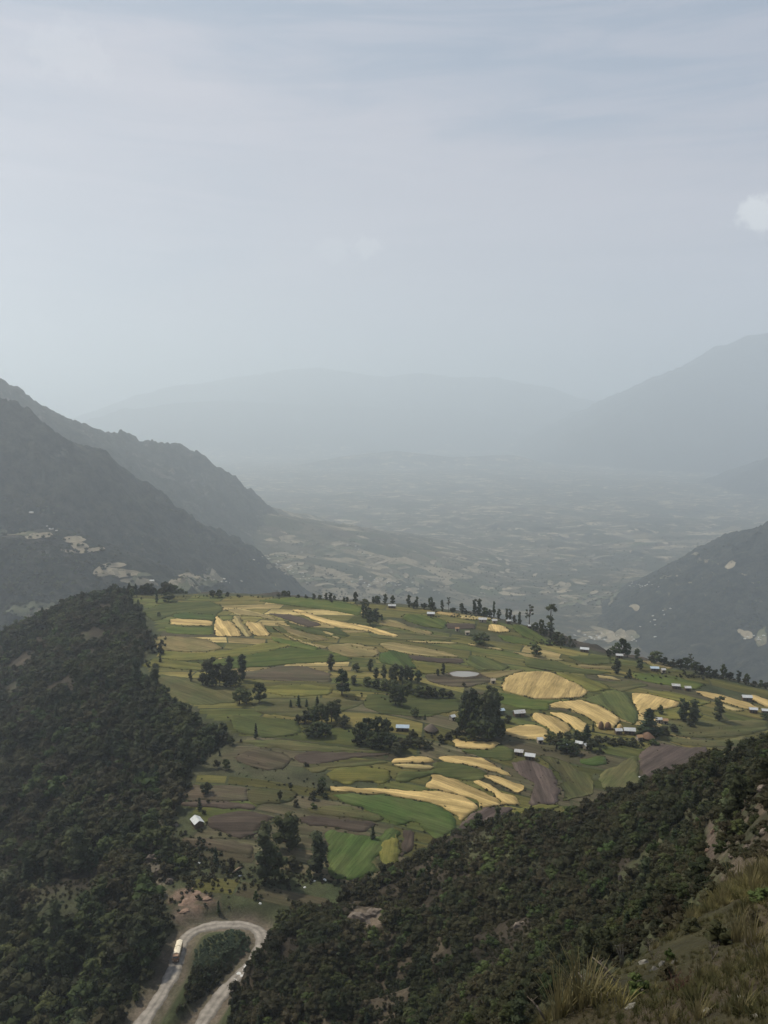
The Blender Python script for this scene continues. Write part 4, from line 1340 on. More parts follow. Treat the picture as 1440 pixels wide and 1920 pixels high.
cargo(-0.9, 3.0, 'cargo_bed')
cargo(-4.9, -1.3, 'trailer')
q = MB()
q.box(3.25, 5.1, -1.18, 1.18, 0.75, 2.0, bev=0.12)
q.box(3.3, 4.75, -1.1, 1.1, 2.0, 2.75, bev=0.15)
cab = q.build('cab', M_CAB, truck)
q = MB()
q.add([(5.0, -1.0, 2.03), (5.0, 1.0, 2.03), (4.77, 0.95, 2.66), (4.77, -0.95, 2.66)], [(0, 1, 2, 3)])
q.build('windshield', M_GLASS, cab)
for s in (-1, 1):
    q = MB()
    q.box(3.6, 4.5, s * 1.10, s * 1.125, 2.05, 2.6)
    q.build('side_window', M_GLASS, cab)
    q = MB()
    q.box(5.1, 5.14, s * 0.85 - 0.16, s * 0.85 + 0.16, 0.95, 1.2, bev=0.02)
    q.build('headlight', plain_mat('lamp_glass', (0.7, 0.7, 0.66), 0.2, 0.5, var=0.0) if s < 0 else bpy.data.materials['lamp_glass'], cab)
q = MB()
q.box(-4.8, 5.0, -0.45, 0.45, 0.65, 0.94)
q.build('chassis', M_STEEL, truck)
for x in (4.2, -0.2, 0.95, -4.2, -2.0):
    for s in (-1, 1):
        q = MB()
        q.tube([(x, s * 0.82, 0.52), (x, s * 1.2, 0.52)], [0.52, 0.52], 14)
        wh = q.build('wheel', M_RUBBER, truck)
        q = MB()
        q.tube([(x, s * 1.19, 0.52), (x, s * 1.225, 0.52)], [0.27, 0.24], 10)
        q.build('rim', M_STEEL, wh)

# ------------------------------------------------------------------ houses
M_TIN = plain_mat('bright_tin', (0.48, 0.495, 0.50), 0.5, 0.4, 0.0, var=0.22, scale=0.8)
m, nd, lk, b = new_mat('rust_patched_tin')
ps_ = geo_pos(nd)
ru = map_r(nd, lk, noise_on(nd, lk, ps_, 0.9, 6, 0.7), 0.50, 0.62)
lk.new(mix_rgb(nd, lk, math_n(nd, lk, 'MULTIPLY', ru, 0.6), (0.47, 0.48, 0.48), (0.25, 0.16, 0.105)), b.inputs['Base Color'])
b.inputs['Roughness'].default_value = 0.5
M_TINR = m
M_TINB = plain_mat('bluish_tin', (0.40, 0.49, 0.56), 0.45, 0.4, 0.0, var=0.12, scale=0.8)
M_MUD = plain_mat('mud_wall', (0.115, 0.082, 0.056), 0.95, 0.05, var=0.3, scale=1.4)
M_PALEW = plain_mat('pale_plaster', (0.36, 0.31, 0.24), 0.9, 0.1, var=0.2, scale=1.2)
M_DOOR = plain_mat('dark_doorway', (0.03, 0.024, 0.02), 0.8, 0.2, var=0.2)
M_THATCH = plain_mat('grey_thatch', (0.125, 0.102, 0.082), 0.95, 0.05, var=0.35, scale=3.0)
M_STRAW = plain_mat('straw', (0.30, 0.19, 0.105), 0.95, 0.05, var=0.3, scale=3.0)


def house(u, v, wpx, rot, label, group=None, roof=None, wall=None, asp=0.62):
    p = plat(u, v)
    dep_ = depth_of(p)
    L = min(max(wpx * dep_ / FPX * 0.78, 3.0), 11)
    W = max(L * asp, 3.0)
    Hh = 2.5
    g = [float(height(p.x + a, p.y + b_)) for a in (-L / 2, L / 2) for b_ in (-W / 2, W / 2)]
    z0 = min(g) - 0.3
    zt = max(max(g) - z0, 0.3) + 0.2
    r = empty('house', (p.x, p.y, z0), math.radians(rot))
    tag(r, label, 'house', group)
    hl_, hw = L / 2, W / 2
    rise = W * 0.30
    top = zt + Hh
    q = MB()
    q.add([(-hl_, -hw, 0), (hl_, -hw, 0), (hl_, hw, 0), (-hl_, hw, 0), (-hl_, -hw, top), (hl_, -hw, top), (hl_, hw, top), (-hl_, hw, top), (-hl_, 0, top + rise - 0.1), (hl_, 0, top + rise - 0.1)],
          [(0, 1, 5, 4), (2, 3, 7, 6), (1, 2, 6, 9, 5), (3, 0, 4, 8, 7)])
    q.build('wall', wall or M_MUD, r)
    ov = 0.45
    q = MB()
    k = rise / hw
    for s in (-1, 1):
        y1, z1 = s * (hw + ov), top - k * ov + 0.06
        y0, zr = 0.0, top + rise + 0.06
        a = [(-hl_ - ov, y1, z1), (hl_ + ov, y1, z1), (hl_ + ov, y0, zr), (-hl_ - ov, y0, zr)]
        b_ = [(x, y, z + 0.07) for x, y, z in a]
        q.add(a + b_, [(0, 3, 2, 1) if s < 0 else (0, 1, 2, 3), (4, 5, 6, 7) if s < 0 else (7, 6, 5, 4), (0, 1, 5, 4), (1, 2, 6, 5), (3, 0, 4, 7)])
    q.build('roof', roof or (M_TINR if int(u) % 2 else M_TIN), r)
    q = MB()
    q.box(-0.5, 0.5, -hw - 0.04, -hw + 0.02, zt - 0.1, zt + 1.85)
    q.build('door', M_DOOR, r)
    for s in (-1, 1):
        q = MB()
        q.box(s * hl_ * 0.6 - 0.35, s * hl_ * 0.6 + 0.35, -hw - 0.04, -hw + 0.02, zt + 0.9, zt + 1.6)
        q.build('window', M_DOOR, r)
    return r


HOUSES = [
    (370, 1548, 30, -58, 'lone tin-roofed farmhouse at the forest edge left of the ploughed fields', None, None, 0.7),
    (755, 1370, 29, -4, 'long farmhouse with a bluish tin roof among the dark thicket', M_TINB, None, 0.5),
    (973, 1342, 26, 12, 'white-roofed house above the lowest golden terrace', None, None, 0.6),
    (973, 1416, 18, -16, 'smaller left one of the two tin huts above the purplish field', None, None, 0.7),
    (994, 1424, 22, -18, 'larger right one of the two tin huts above the purplish field', None, None, 0.65),
    (1180, 1376, 25, -8, 'wide bright tin-roofed house at the foot of the green tongue', None, None, 0.6),
    (1159, 1376, 15, 5, 'short tin-roofed hut left of the wide bright house', None, None, 0.8),
    (1086, 1400, 15, -25, 'white-roofed hut hidden in the farm thicket', None, None, 0.7),
    (1098, 1404, 9, 30, 'little pale hut beside the hidden white-roofed one', None, M_PALEW, 0.8),
    (1066, 1404, 10, 20, 'tiny grey hut at the left end of the farm thicket', M_TINB, M_PALEW, 0.8),
    (1012, 1393, 11, 8, 'low pale shed just under the lowest golden terrace', None, M_PALEW, 0.7),
    (735, 1140, 17, -3, 'long white roof on the skyline beside the hilltop trees', None, None, 0.5),
    (808, 1155, 17, -6, 'white-roofed house left of the thin golden skyline strip', None, None, 0.6),
    (905, 1166, 18, -6, 'pale farmhouse under dark trees near the skyline', None, M_PALEW, 0.6),
    (927, 1168, 11, 4, 'small hut just right of the pale skyline farmhouse', None, M_PALEW, 0.7),
    (953, 1169, 10, 10, 'little white hut where the skyline begins to drop', None, None, 0.7),
    (994, 1179, 11, 8, 'white hut under the bare-crowned skyline tree', None, None, 0.7),
    (1096, 1222, 19, -18, 'white-roofed house on the slope left of the round grove', None, None, 0.55),
    (1161, 1234, 15, -10, 'white-roofed house in front of the round grove', None, None, 0.6),
    (1227, 1258, 18, -8, 'house with a blue-white roof above the long green field', M_TINB, None, 0.55),
    (1243, 1261, 9, 10, 'small cream hut attached right of the blue-white roof', None, M_PALEW, 0.8),
    (1267, 1291, 17, -12, 'left one of the pair of white roofs on the green slope', None, None, 0.6),
    (1289, 1295, 13, -4, 'right one of the pair of white roofs on the green slope', None, None, 0.7),
    (1400, 1313, 21, -8, 'upper white-roofed house at the right border', None, None, 0.6),
    (1412, 1336, 17, -10, 'lower white-roofed house at the right border', None, None, 0.6),
    (1434, 1338, 14, -10, 'half-hidden white hut at the very right border', None, None, 0.7),
    (1235, 1355, 13, 3, 'cream hut below the dull olive field', None, M_PALEW, 0.7),
    (1247, 1357, 8, -6, 'tiny straw-coloured hut touching the cream hut', M_STRAW, M_PALEW, 0.8),
    (924, 1281, 10, 10, 'small pale ruin-like hut left of the largest golden field', M_PALEW, M_PALEW, 0.8),
    (876, 1190, 9, 10, 'little pale hut behind the round bush', M_PALEW, M_PALEW, 0.8),
    (857, 1183, 8, 5, 'little tan hut left of the round bush', M_STRAW, M_PALEW, 0.8),
    (1198, 1388, 12, 15, 'low cream shed in front of the brown thatched roof', M_STRAW, M_PALEW, 0.7),
    (848, 1350, 10, 35, 'pale shed at the left foot of the tall grove', None, M_PALEW, 0.7),
    (940, 1338, 11, 25, 'grey shed right of the tall grove', M_TINB, M_MUD, 0.7),
]
for (u, v, w_, rt, lab, rf_, wl_, asp) in HOUSES:
    house(u, v, w_, rt, lab, None, rf_, wl_, asp)


def round_hut(u, v, wpx, label, mat, hmul=0.42, wallh=1.6):
    p = plat(u, v)
    R = wpx * depth_of(p) / FPX / 2
    r = empty('thatched_hut', (p.x, p.y, p.z - 0.3), 0)
    tag(r, label, 'hut')
    q = MB()
    n = 16
    q.tube([(0, 0, 0), (0, 0, wallh + 0.4)], [R * 0.82, R * 0.82], n, False)
    q.build('wall', M_MUD, r, True)
    q = MB()
    prof = [(1.08, 0), (1.0, 0.12), (0.82, 0.36), (0.6, 0.60), (0.36, 0.82), (0.14, 0.97), (0.03, 1.05)]
    q.tube([(0.1 * R * (1 - a), 0, wallh + 0.1 + b_ * R * hmul * 2) for a, b_ in prof], [a * R for a, b_ in prof], n)
    ro = q.build('roof', mat, r, True)
    for vtx in ro.data.vertices:
        vtx.co.x *= 1 + 0.05 * math.sin(vtx.index * 2.3)
        vtx.co.z += 0.10 * math.sin(vtx.index * 1.7)
    q = MB()
    q.box(-0.45, 0.45, -R * 0.82 - 0.06, -R * 0.82 + 0.3, 0.2, 1.75)
    q.build('door', M_DOOR, r)


round_hut(808, 1372, 26, 'grey thatched hut right of the bluish tin roof', M_THATCH)
round_hut(1214, 1386, 26, 'brown thatched roof behind the low cream shed', plain_mat('brown_thatch', (0.17, 0.105, 0.07), 0.95, 0.05, var=0.3, scale=3.0), 0.36)


def haystack(u, v, wpx, hpx, label, mat):
    p = plat(u, v)
    s = depth_of(p) / FPX
    R, Hh = wpx * s / 2, hpx * s * 1.05
    q = MB()
    prof = [(0.85, 0), (1.0, 0.2), (0.95, 0.45), (0.72, 0.72), (0.36, 0.92), (0.06, 1.0)]
    q.tube([(0, 0, b_ * Hh) for a, b_ in prof], [a * R for a, b_ in prof], 12)
    o = q.build('haystack', mat, None, True)
    for vtx in o.data.vertices:
        k = 1 + 0.09 * math.sin(vtx.index * 3.1) + 0.05 * math.sin(vtx.index * 1.3)
        vtx.co.x *= k
        vtx.co.y *= k
    o.location = (p.x, p.y, p.z - 0.1)
    tag(o, label, 'haystack')


M_OLDHAY = plain_mat('weathered_hay', (0.15, 0.095, 0.06), 0.95, 0.05, var=0.3, scale=3.0)
haystack(1127, 1367, 11, 15, 'left dark haystack at the end of the upper golden terrace', M_OLDHAY)
haystack(1140, 1367, 13, 14, 'right dark haystack at the end of the upper golden terrace', M_OLDHAY)
haystack(1162, 1370, 12, 13, 'golden straw stack behind the short tin-roofed hut', plain_mat('fresh_straw', (0.46, 0.32, 0.13), 0.95, 0.05, var=0.25, scale=3.0))

# ------------------------------------------------------------------ trees
LEAF = {
    'euc': leaf_mat('eucalyptus_leaves', (0.042, 0.055, 0.028), (0.058, 0.066, 0.032), 0.25, 0.3),
    'broad': leaf_mat('broad_leaves', (0.034, 0.050, 0.019), (0.052, 0.062, 0.023), 0.25, 0.35),
    'conifer': leaf_mat('juniper_leaves', (0.020, 0.034, 0.019), (0.030, 0.042, 0.020), 0.2, 0.3),
    'scrub': leaf_mat('scrub_leaves', (0.020, 0.027, 0.012), (0.035, 0.036, 0.016), 0.25, 0.3),
    'heath': leaf_mat('dry_heath_leaves', (0.045, 0.037, 0.021), (0.032, 0.034, 0.016), 0.25, 0.3),
    'mound': leaf_mat('bluish_shrub_leaves', (0.044, 0.068, 0.046), (0.054, 0.074, 0.042), 0.2, 0.3),
    'green': leaf_mat('fresh_shrub_leaves', (0.036, 0.060, 0.018), (0.050, 0.068, 0.022), 0.25, 0.2),
}
M_BARK = plain_mat('bark', (0.085, 0.066, 0.050), 0.95, 0.05, var=0.35, scale=4.0)

_t = (1 + 5 ** 0.5) / 2
ICO_V = np.array([(-1, _t, 0), (1, _t, 0), (-1, -_t, 0), (1, -_t, 0), (0, -1, _t), (0, 1, _t), (0, -1, -_t), (0, 1, -_t), (_t, 0, -1), (_t, 0, 1), (-_t, 0, -1), (-_t, 0, 1)]) / math.hypot(1, _t)
ICO_F = [(0, 11, 5), (0, 5, 1), (0, 1, 7), (0, 7, 10), (0, 10, 11), (1, 5, 9), (5, 11, 4), (11, 10, 2), (10, 7, 6), (7, 1, 8), (3, 9, 4), (3, 4, 2), (3, 2, 6), (3, 6, 8), (3, 8, 9), (4, 9, 5), (2, 4, 11), (6, 2, 10), (8, 6, 7), (9, 8, 1)]


def crown_mesh(name, clumps, leaf, nleaf, mat, seed, core=0.78):
    """clumps: (x, y, z, rx, rz) in a tree of height 1; leaf-sized faces cover and overhang every clump"""
    rg = np.random.default_rng(seed)
    v, f = [], []
    for (cx, cy_, cz, rx, rz) in clumps:
        b0 = len(v)
        jit = 1 + rg.uniform(-0.28, 0.28, 12)
        for i, q in enumerate(ICO_V):
            v.append((cx + q[0] * rx * core * jit[i], cy_ + q[1] * rx * core * jit[i], cz + q[2] * rz * core * jit[i]))
        f += [tuple(b0 + k for k in t) for t in ICO_F]
        for _ in range(nleaf):
            d = rg.normal(size=3)
            d /= np.linalg.norm(d)
            rad = rg.uniform(0.55, 1.12)
            c = np.array((cx + d[0] * rx * rad, cy_ + d[1] * rx * rad, cz + d[2] * rz * rad))
            nrm = d * 0.7 + rg.normal(size=3) * 0.55 + np.array((0, 0, 0.25))
            nrm /= np.linalg.norm(nrm)
            a = np.cross(nrm, rg.normal(size=3))
            a /= np.linalg.norm(a) + 1e-9
            bb_ = np.cross(nrm, a)
            s = leaf * rg.uniform(0.6, 1.4)
            s2 = s * rg.uniform(0.35, 0.7)
            b0 = len(v)
            for q in (a * s, bb_ * s2 + a * s * 0.1, -a * s * 0.9, -bb_ * s2 + a * s * 0.1):
                v.append(tuple(c + q))
            f.append((b0, b0 + 1, b0 + 2, b0 + 3))
    me = bpy.data.meshes.new(name)
    me.from_pydata(v, [], f)
    me.materials.append(mat)
    me.update()
    return me


def trunk_mesh(name, pts_, rads, limbs, mat):
    q = MB()
    q.tube(pts_, rads, 7)
    for (lp, lr) in limbs:
        q.tube(lp, lr, 5)
    me = bpy.data.meshes.new(name)
    me.from_pydata(q.v, [], q.f)
    me.materials.append(mat)
    me.polygons.foreach_set('use_smooth', [True] * len(me.polygons))
    me.update()
    return me


def make_kind(kind, seed):
    rg = random.Random(seed)
    cl = []
    limbs = []
    if kind == 'euc':           # tall, narrow, ragged
        for i in range(20):
            z = 0.10 + 0.84 * (i + rg.random() * 0.6) / 20
            w = 0.16 * math.sin(math.pi * min(1, (z - 0.08) / 0.98)) ** 0.6
            a = rg.random() * 6.28
            r = w * rg.uniform(0.15, 0.75)
            cl.append((r * math.cos(a), r * math.sin(a), z, rg.uniform(0.075, 0.12), rg.uniform(0.07, 0.11)))
        cl.append((0.01, 0, 0.95, 0.05, 0.06))
        leaf, nl, m_ = 0.028, 30, LEAF['euc']
        tr = ([(0, 0, -0.06), (0.006, 0.004, 0.3), (-0.006, 0.006, 0.65), (0.01, 0, 0.95)], [0.022, 0.016, 0.010, 0.004])
    elif kind == 'tall':        # lone old eucalyptus: bare lower stem, separate heads of leaves
        for (x, y, z, r) in ((0.03, 0.0, 0.88, 0.13), (0.12, 0.02, 0.84, 0.10), (-0.10, 0.03, 0.86, 0.10), (0.17, -0.02, 0.76, 0.07), (-0.02, -0.05, 0.95, 0.08), (-0.04, 0.02, 0.58, 0.10), (0.03, 0, 0.50, 0.09), (0.0, 0.02, 0.36, 0.11), (-0.03, 0, 0.28, 0.11), (0.04, 0.0, 0.18, 0.10)):
            cl.append((x, y, z, r, r * 0.75))
        leaf, nl, m_ = 0.026, 36, LEAF['euc']
        tr = ([(0, 0, -0.05), (0.005, 0, 0.3), (-0.012, 0, 0.6), (0.01, 0, 0.9)], [0.026, 0.020, 0.014, 0.006])
    elif kind == 'open':        # thin stem under an open, see-through crown
        for i in range(11):
            a = rg.random() * 6.28
            r = rg.uniform(0.08, 0.26)
            z = 0.70 + rg.uniform(-0.22, 0.24)
            cl.append((r * math.cos(a), r * math.sin(a), z, rg.uniform(0.05, 0.085), rg.uniform(0.04, 0.07)))
            limbs.append(([(0, 0, 0.42), (r * 0.5 * math.cos(a), r * 0.5 * math.sin(a), 0.42 + (z - 0.42) * 0.6), (r * math.cos(a), r * math.sin(a), z)], [0.012, 0.008, 0.004]))
        leaf, nl, m_ = 0.024, 22, LEAF['euc']
        tr = ([(0, 0, -0.05), (0.012, 0, 0.25), (0, 0.01, 0.55)], [0.022, 0.017, 0.010])
    elif kind == 'broad':
        for i in range(19):
            a = i * 2.4 + rg.random()
            z = 0.14 + 0.70 * rg.random()
            w = 0.34 * math.sqrt(max(0.05, 1 - ((z - 0.46) / 0.50) ** 2))
            r = w * rg.uniform(0.35, 0.95)
            cl.append((r * math.cos(a), r * math.sin(a), z, rg.uniform(0.12, 0.18), rg.uniform(0.10, 0.15)))
            if i % 3 == 0:
                limbs.append(([(0, 0, 0.22), (r * 0.6 * math.cos(a), r * 0.6 * math.sin(a), z * 0.75), (r * math.cos(a), r * math.sin(a), z)], [0.018, 0.012, 0.005]))
        cl.append((0, 0, 0.86, 0.14, 0.12))
        leaf, nl, m_ = 0.036, 30, LEAF['broad']
        tr = ([(0, 0, -0.06), (0.01, 0.005, 0.2), (0, 0.01, 0.5)], [0.035, 0.026, 0.016])
    elif kind == 'conifer':
        for i in range(14):
            z = 0.12 + 0.82 * i / 14
            w = 0.17 * (1.05 - z)
            a = i * 2.4
            cl.append((w * 0.5 * math.cos(a), w * 0.5 * math.sin(a), z, 0.05 + w * 0.6, 0.07))
        cl.append((0, 0, 0.95, 0.03, 0.06))
        leaf, nl, m_ = 0.030, 28, LEAF['conifer']
        tr = ([(0, 0, -0.06), (0, 0, 0.5), (0, 0, 0.93)], [0.024, 0.015, 0.004])
    else:                       # scrub, heath, mound, green: low bushes branching from the ground
        n = 9
        for i in range(n):
            a = i * 2.4 + rg.random()
            z = 0.18 + 0.58 * rg.random()
            r = rg.uniform(0.05, 0.36) * (1.15 - z * 0.6)
            cl.append((r * math.cos(a), r * math.sin(a), z, rg.uniform(0.15, 0.24), rg.uniform(0.13, 0.22)))
        cl.append((rg.uniform(-0.1, 0.1), rg.uniform(-0.1, 0.1), 0.80, 0.13, 0.14))
        leaf, nl, m_ = 0.055, 30, LEAF[kind.split('_')[0]]
        for i in range(4):
            a = i * 1.57 + rg.random()
            limbs.append(([(0, 0, -0.05), (0.10 * math.cos(a), 0.10 * math.sin(a), 0.25), (0.2 * math.cos(a), 0.2 * math.sin(a), 0.5)], [0.025, 0.018, 0.008]))
        tr = ([(0, 0, -0.08), (0, 0.01, 0.25), (0.01, 0, 0.6)], [0.035, 0.026, 0.012])
    cm = crown_mesh(kind + '_crown', cl, leaf, nl, m_, seed)
    tm = trunk_mesh(kind + '_trunk', tr[0], tr[1], limbs, M_BARK)
    return cm, tm


KIND = {}
for k_ in ('euc', 'broad', 'conifer', 'scrub', 'heath'):
    KIND[k_] = [make_kind(k_, 100 + i * 7 + len(k_)) for i in range(3)]
for k_ in ('tall', 'open', 'mound', 'green'):
    KIND[k_] = [make_kind(k_, 300 + len(k_))]
HALF_W = {'euc': 0.20, 'tall': 0.22, 'open': 0.33, 'broad': 0.46, 'conifer': 0.20, 'scrub': 0.52, 'heath': 0.52, 'mound': 0.52, 'green': 0.52}


def plant(name, kind, loc, h, label, cat='tree', group=None, wmul=1.0, variant=None):
    cm, tm = KIND[kind][random.randrange(len(KIND[kind])) if variant is None else variant % len(KIND[kind])]
    r = empty(name, loc, random.random() * 6.28)
    r.scale = (h * wmul, h * wmul, h)
    tag(r, label, cat, group)
    t = bpy.data.objects.new('trunk', tm)
    c = bpy.data.objects.new('crown', cm)
    for o in (t, c):
        COL.objects.link(o)
        o.parent = r
    return r


def ptree(u, vb, vt, wpx, kind, label, group=None, name='tree', cat='tree'):
    """a tree standing on the plateau: foot at pixel (u, vb), top at vt, wpx wide"""
    p = None
    v = vb
    while p is None and v < vb + 40:
        p = plat(u, v)
        v += 1
    dep_ = depth_of(p)
    h = (vb - vt) * dep_ / FPX * 1.06
    wm = (wpx * 1.22 * dep_ / FPX / 2) / (HALF_W[kind] * h) if wpx else 1.0
    return plant(name, kind, (p.x, p.y, p.z - 0.1), h, label, cat, group, wm)


# single trees, each told by its look and neighbours
ONE = [
    (620, 1257, 1226, 15, 'euc', 'slim dark tree right behind the wide ploughed brown field'),
    (641, 1303, 1253, 34, 'broad', 'big dark egg-shaped tree below the ploughed brown field'),
    (668, 1259, 1243, 15, 'broad', 'low bushy tree between the slim tree and the tree row'),
    (694, 1258, 1235, 12, 'euc', 'thin leaning tree at the left start of the tree row'),
    (777, 1345, 1326, 19, 'broad', 'small round tree in the dark green pasture above the bluish roof'),
    (797, 1350, 1339, 6, 'conifer', 'tiny pointed tree right of the small round pasture tree'),
    (821, 1267, 1254, 7, 'euc', 'small dark sapling left of the pale pond'),
    (831, 1265, 1243, 9, 'euc', 'thin tree standing just left of the pale pond'),
    (358, 1278, 1256, 8, 'euc', 'slender small tree alone beside the upper left clump'),
    (480, 1385, 1356, 9, 'conifer', 'slim conical tree alone in the dark grazing land'),
    (424, 1444, 1422, 17, 'broad', 'round tree standing alone on the brown field left of the gully'),
    (525, 1502, 1480, 11, 'scrub', 'ragged shrub tree above the dark ploughed field'),
    (588, 1516, 1503, 13, 'green', 'fresh green bush at the end of the gully'),
    (699, 1574, 1549, 12, 'conifer', 'little pointed tree at the top of the bright green meadow'),
    (480, 1687, 1668, 11, 'green', 'small green bush on the grassy nose above the hairpin'),
    (410, 1713, 1688, 9, 'conifer', 'small dark conifer just above the hairpin bend'),
    (497, 1652, 1543, 46, 'euc', 'tallest dark tree at the left of the lower grove'),
    (516, 1650, 1585, 44, 'broad', 'broad dark tree in the front of the lower grove'),
    (542, 1596, 1520, 66, 'broad', 'widest bushy tree at the back of the lower grove'),
    (547, 1627, 1602, 34, 'scrub', 'low dark bush in the gap of the lower grove'),
    (595, 1636, 1559, 44, 'euc', 'tall dark tree at the right end of the lower grove'),
    (580, 1648, 1625, 12, 'green', 'thin green sapling under the right tree of the lower grove'),
    (434, 1636, 1604, 16, 'heath', 'dry brown bush above the red landslip'),
    (405, 1622, 1588, 12, 'conifer', 'dark pointed tree below the lone farmhouse'),
    (900, 1208, 1186, 36, 'broad', 'broad round bush amid the strips on the upper slope'),
    (1004, 1231, 1208, 24, 'broad', 'dark round tree with a tan field at its left'),
    (1032, 1192, 1133, 24, 'tall', 'tallest skyline tree with a bent ragged top'),
    (992, 1167, 1128, 22, 'open', 'skyline tree with a thin stem and open crown'),
    (1031, 1210, 1202, 8, 'scrub', 'tiny bush on the green slope under the tallest skyline tree'),
    (1156, 1263, 1235, 17, 'euc', 'dark tree below the white-roofed house and the round grove'),
    (1200, 1257, 1233, 17, 'broad', 'bushy tree left of the blue-white roof'),
    (1180, 1271, 1254, 10, 'conifer', 'small dark tree between the two trees near the blue-white roof'),
    (1280, 1351, 1311, 22, 'euc', 'left one of the two tall trees below the olive strip'),
    (1301, 1354, 1312, 24, 'euc', 'right one of the two tall trees below the olive strip'),
    (1348, 1351, 1306, 24, 'euc', 'tall dark tree at the left end of the border houses'),
    (1238, 1339, 1321, 14, 'broad', 'small leafy tree on the golden triangle'),
    (1216, 1378, 1329, 40, 'conifer', 'dark pyramid-shaped tree beside the cream hut'),
    (1296, 1243, 1216, 16, 'open', 'thin open tree on the right skyline'),
    (1434, 1349, 1336, 16, 'broad', 'low round bush under the border huts'),
    (716, 1164, 1151, 6, 'conifer', 'tiny dark tree right of the hilltop grove'),
    (294, 1131, 1105, 7, 'conifer', 'narrow dark tree right of the skyline row at left'),
    (165, 1113, 1104, 6, 'conifer', 'single tiny tree sticking out of the left forest skyline'),
    (870, 1287, 1279, 8, 'scrub', 'tiny dark bush below the pale pond'),
    (310, 1200, 1192, 6, 'scrub', 'tiny bush in the tan field next to the left forest'),
]
for (u, vb, vt, w_, k_, lab) in ONE:
    ptree(u, vb, vt, w_, k_, lab)

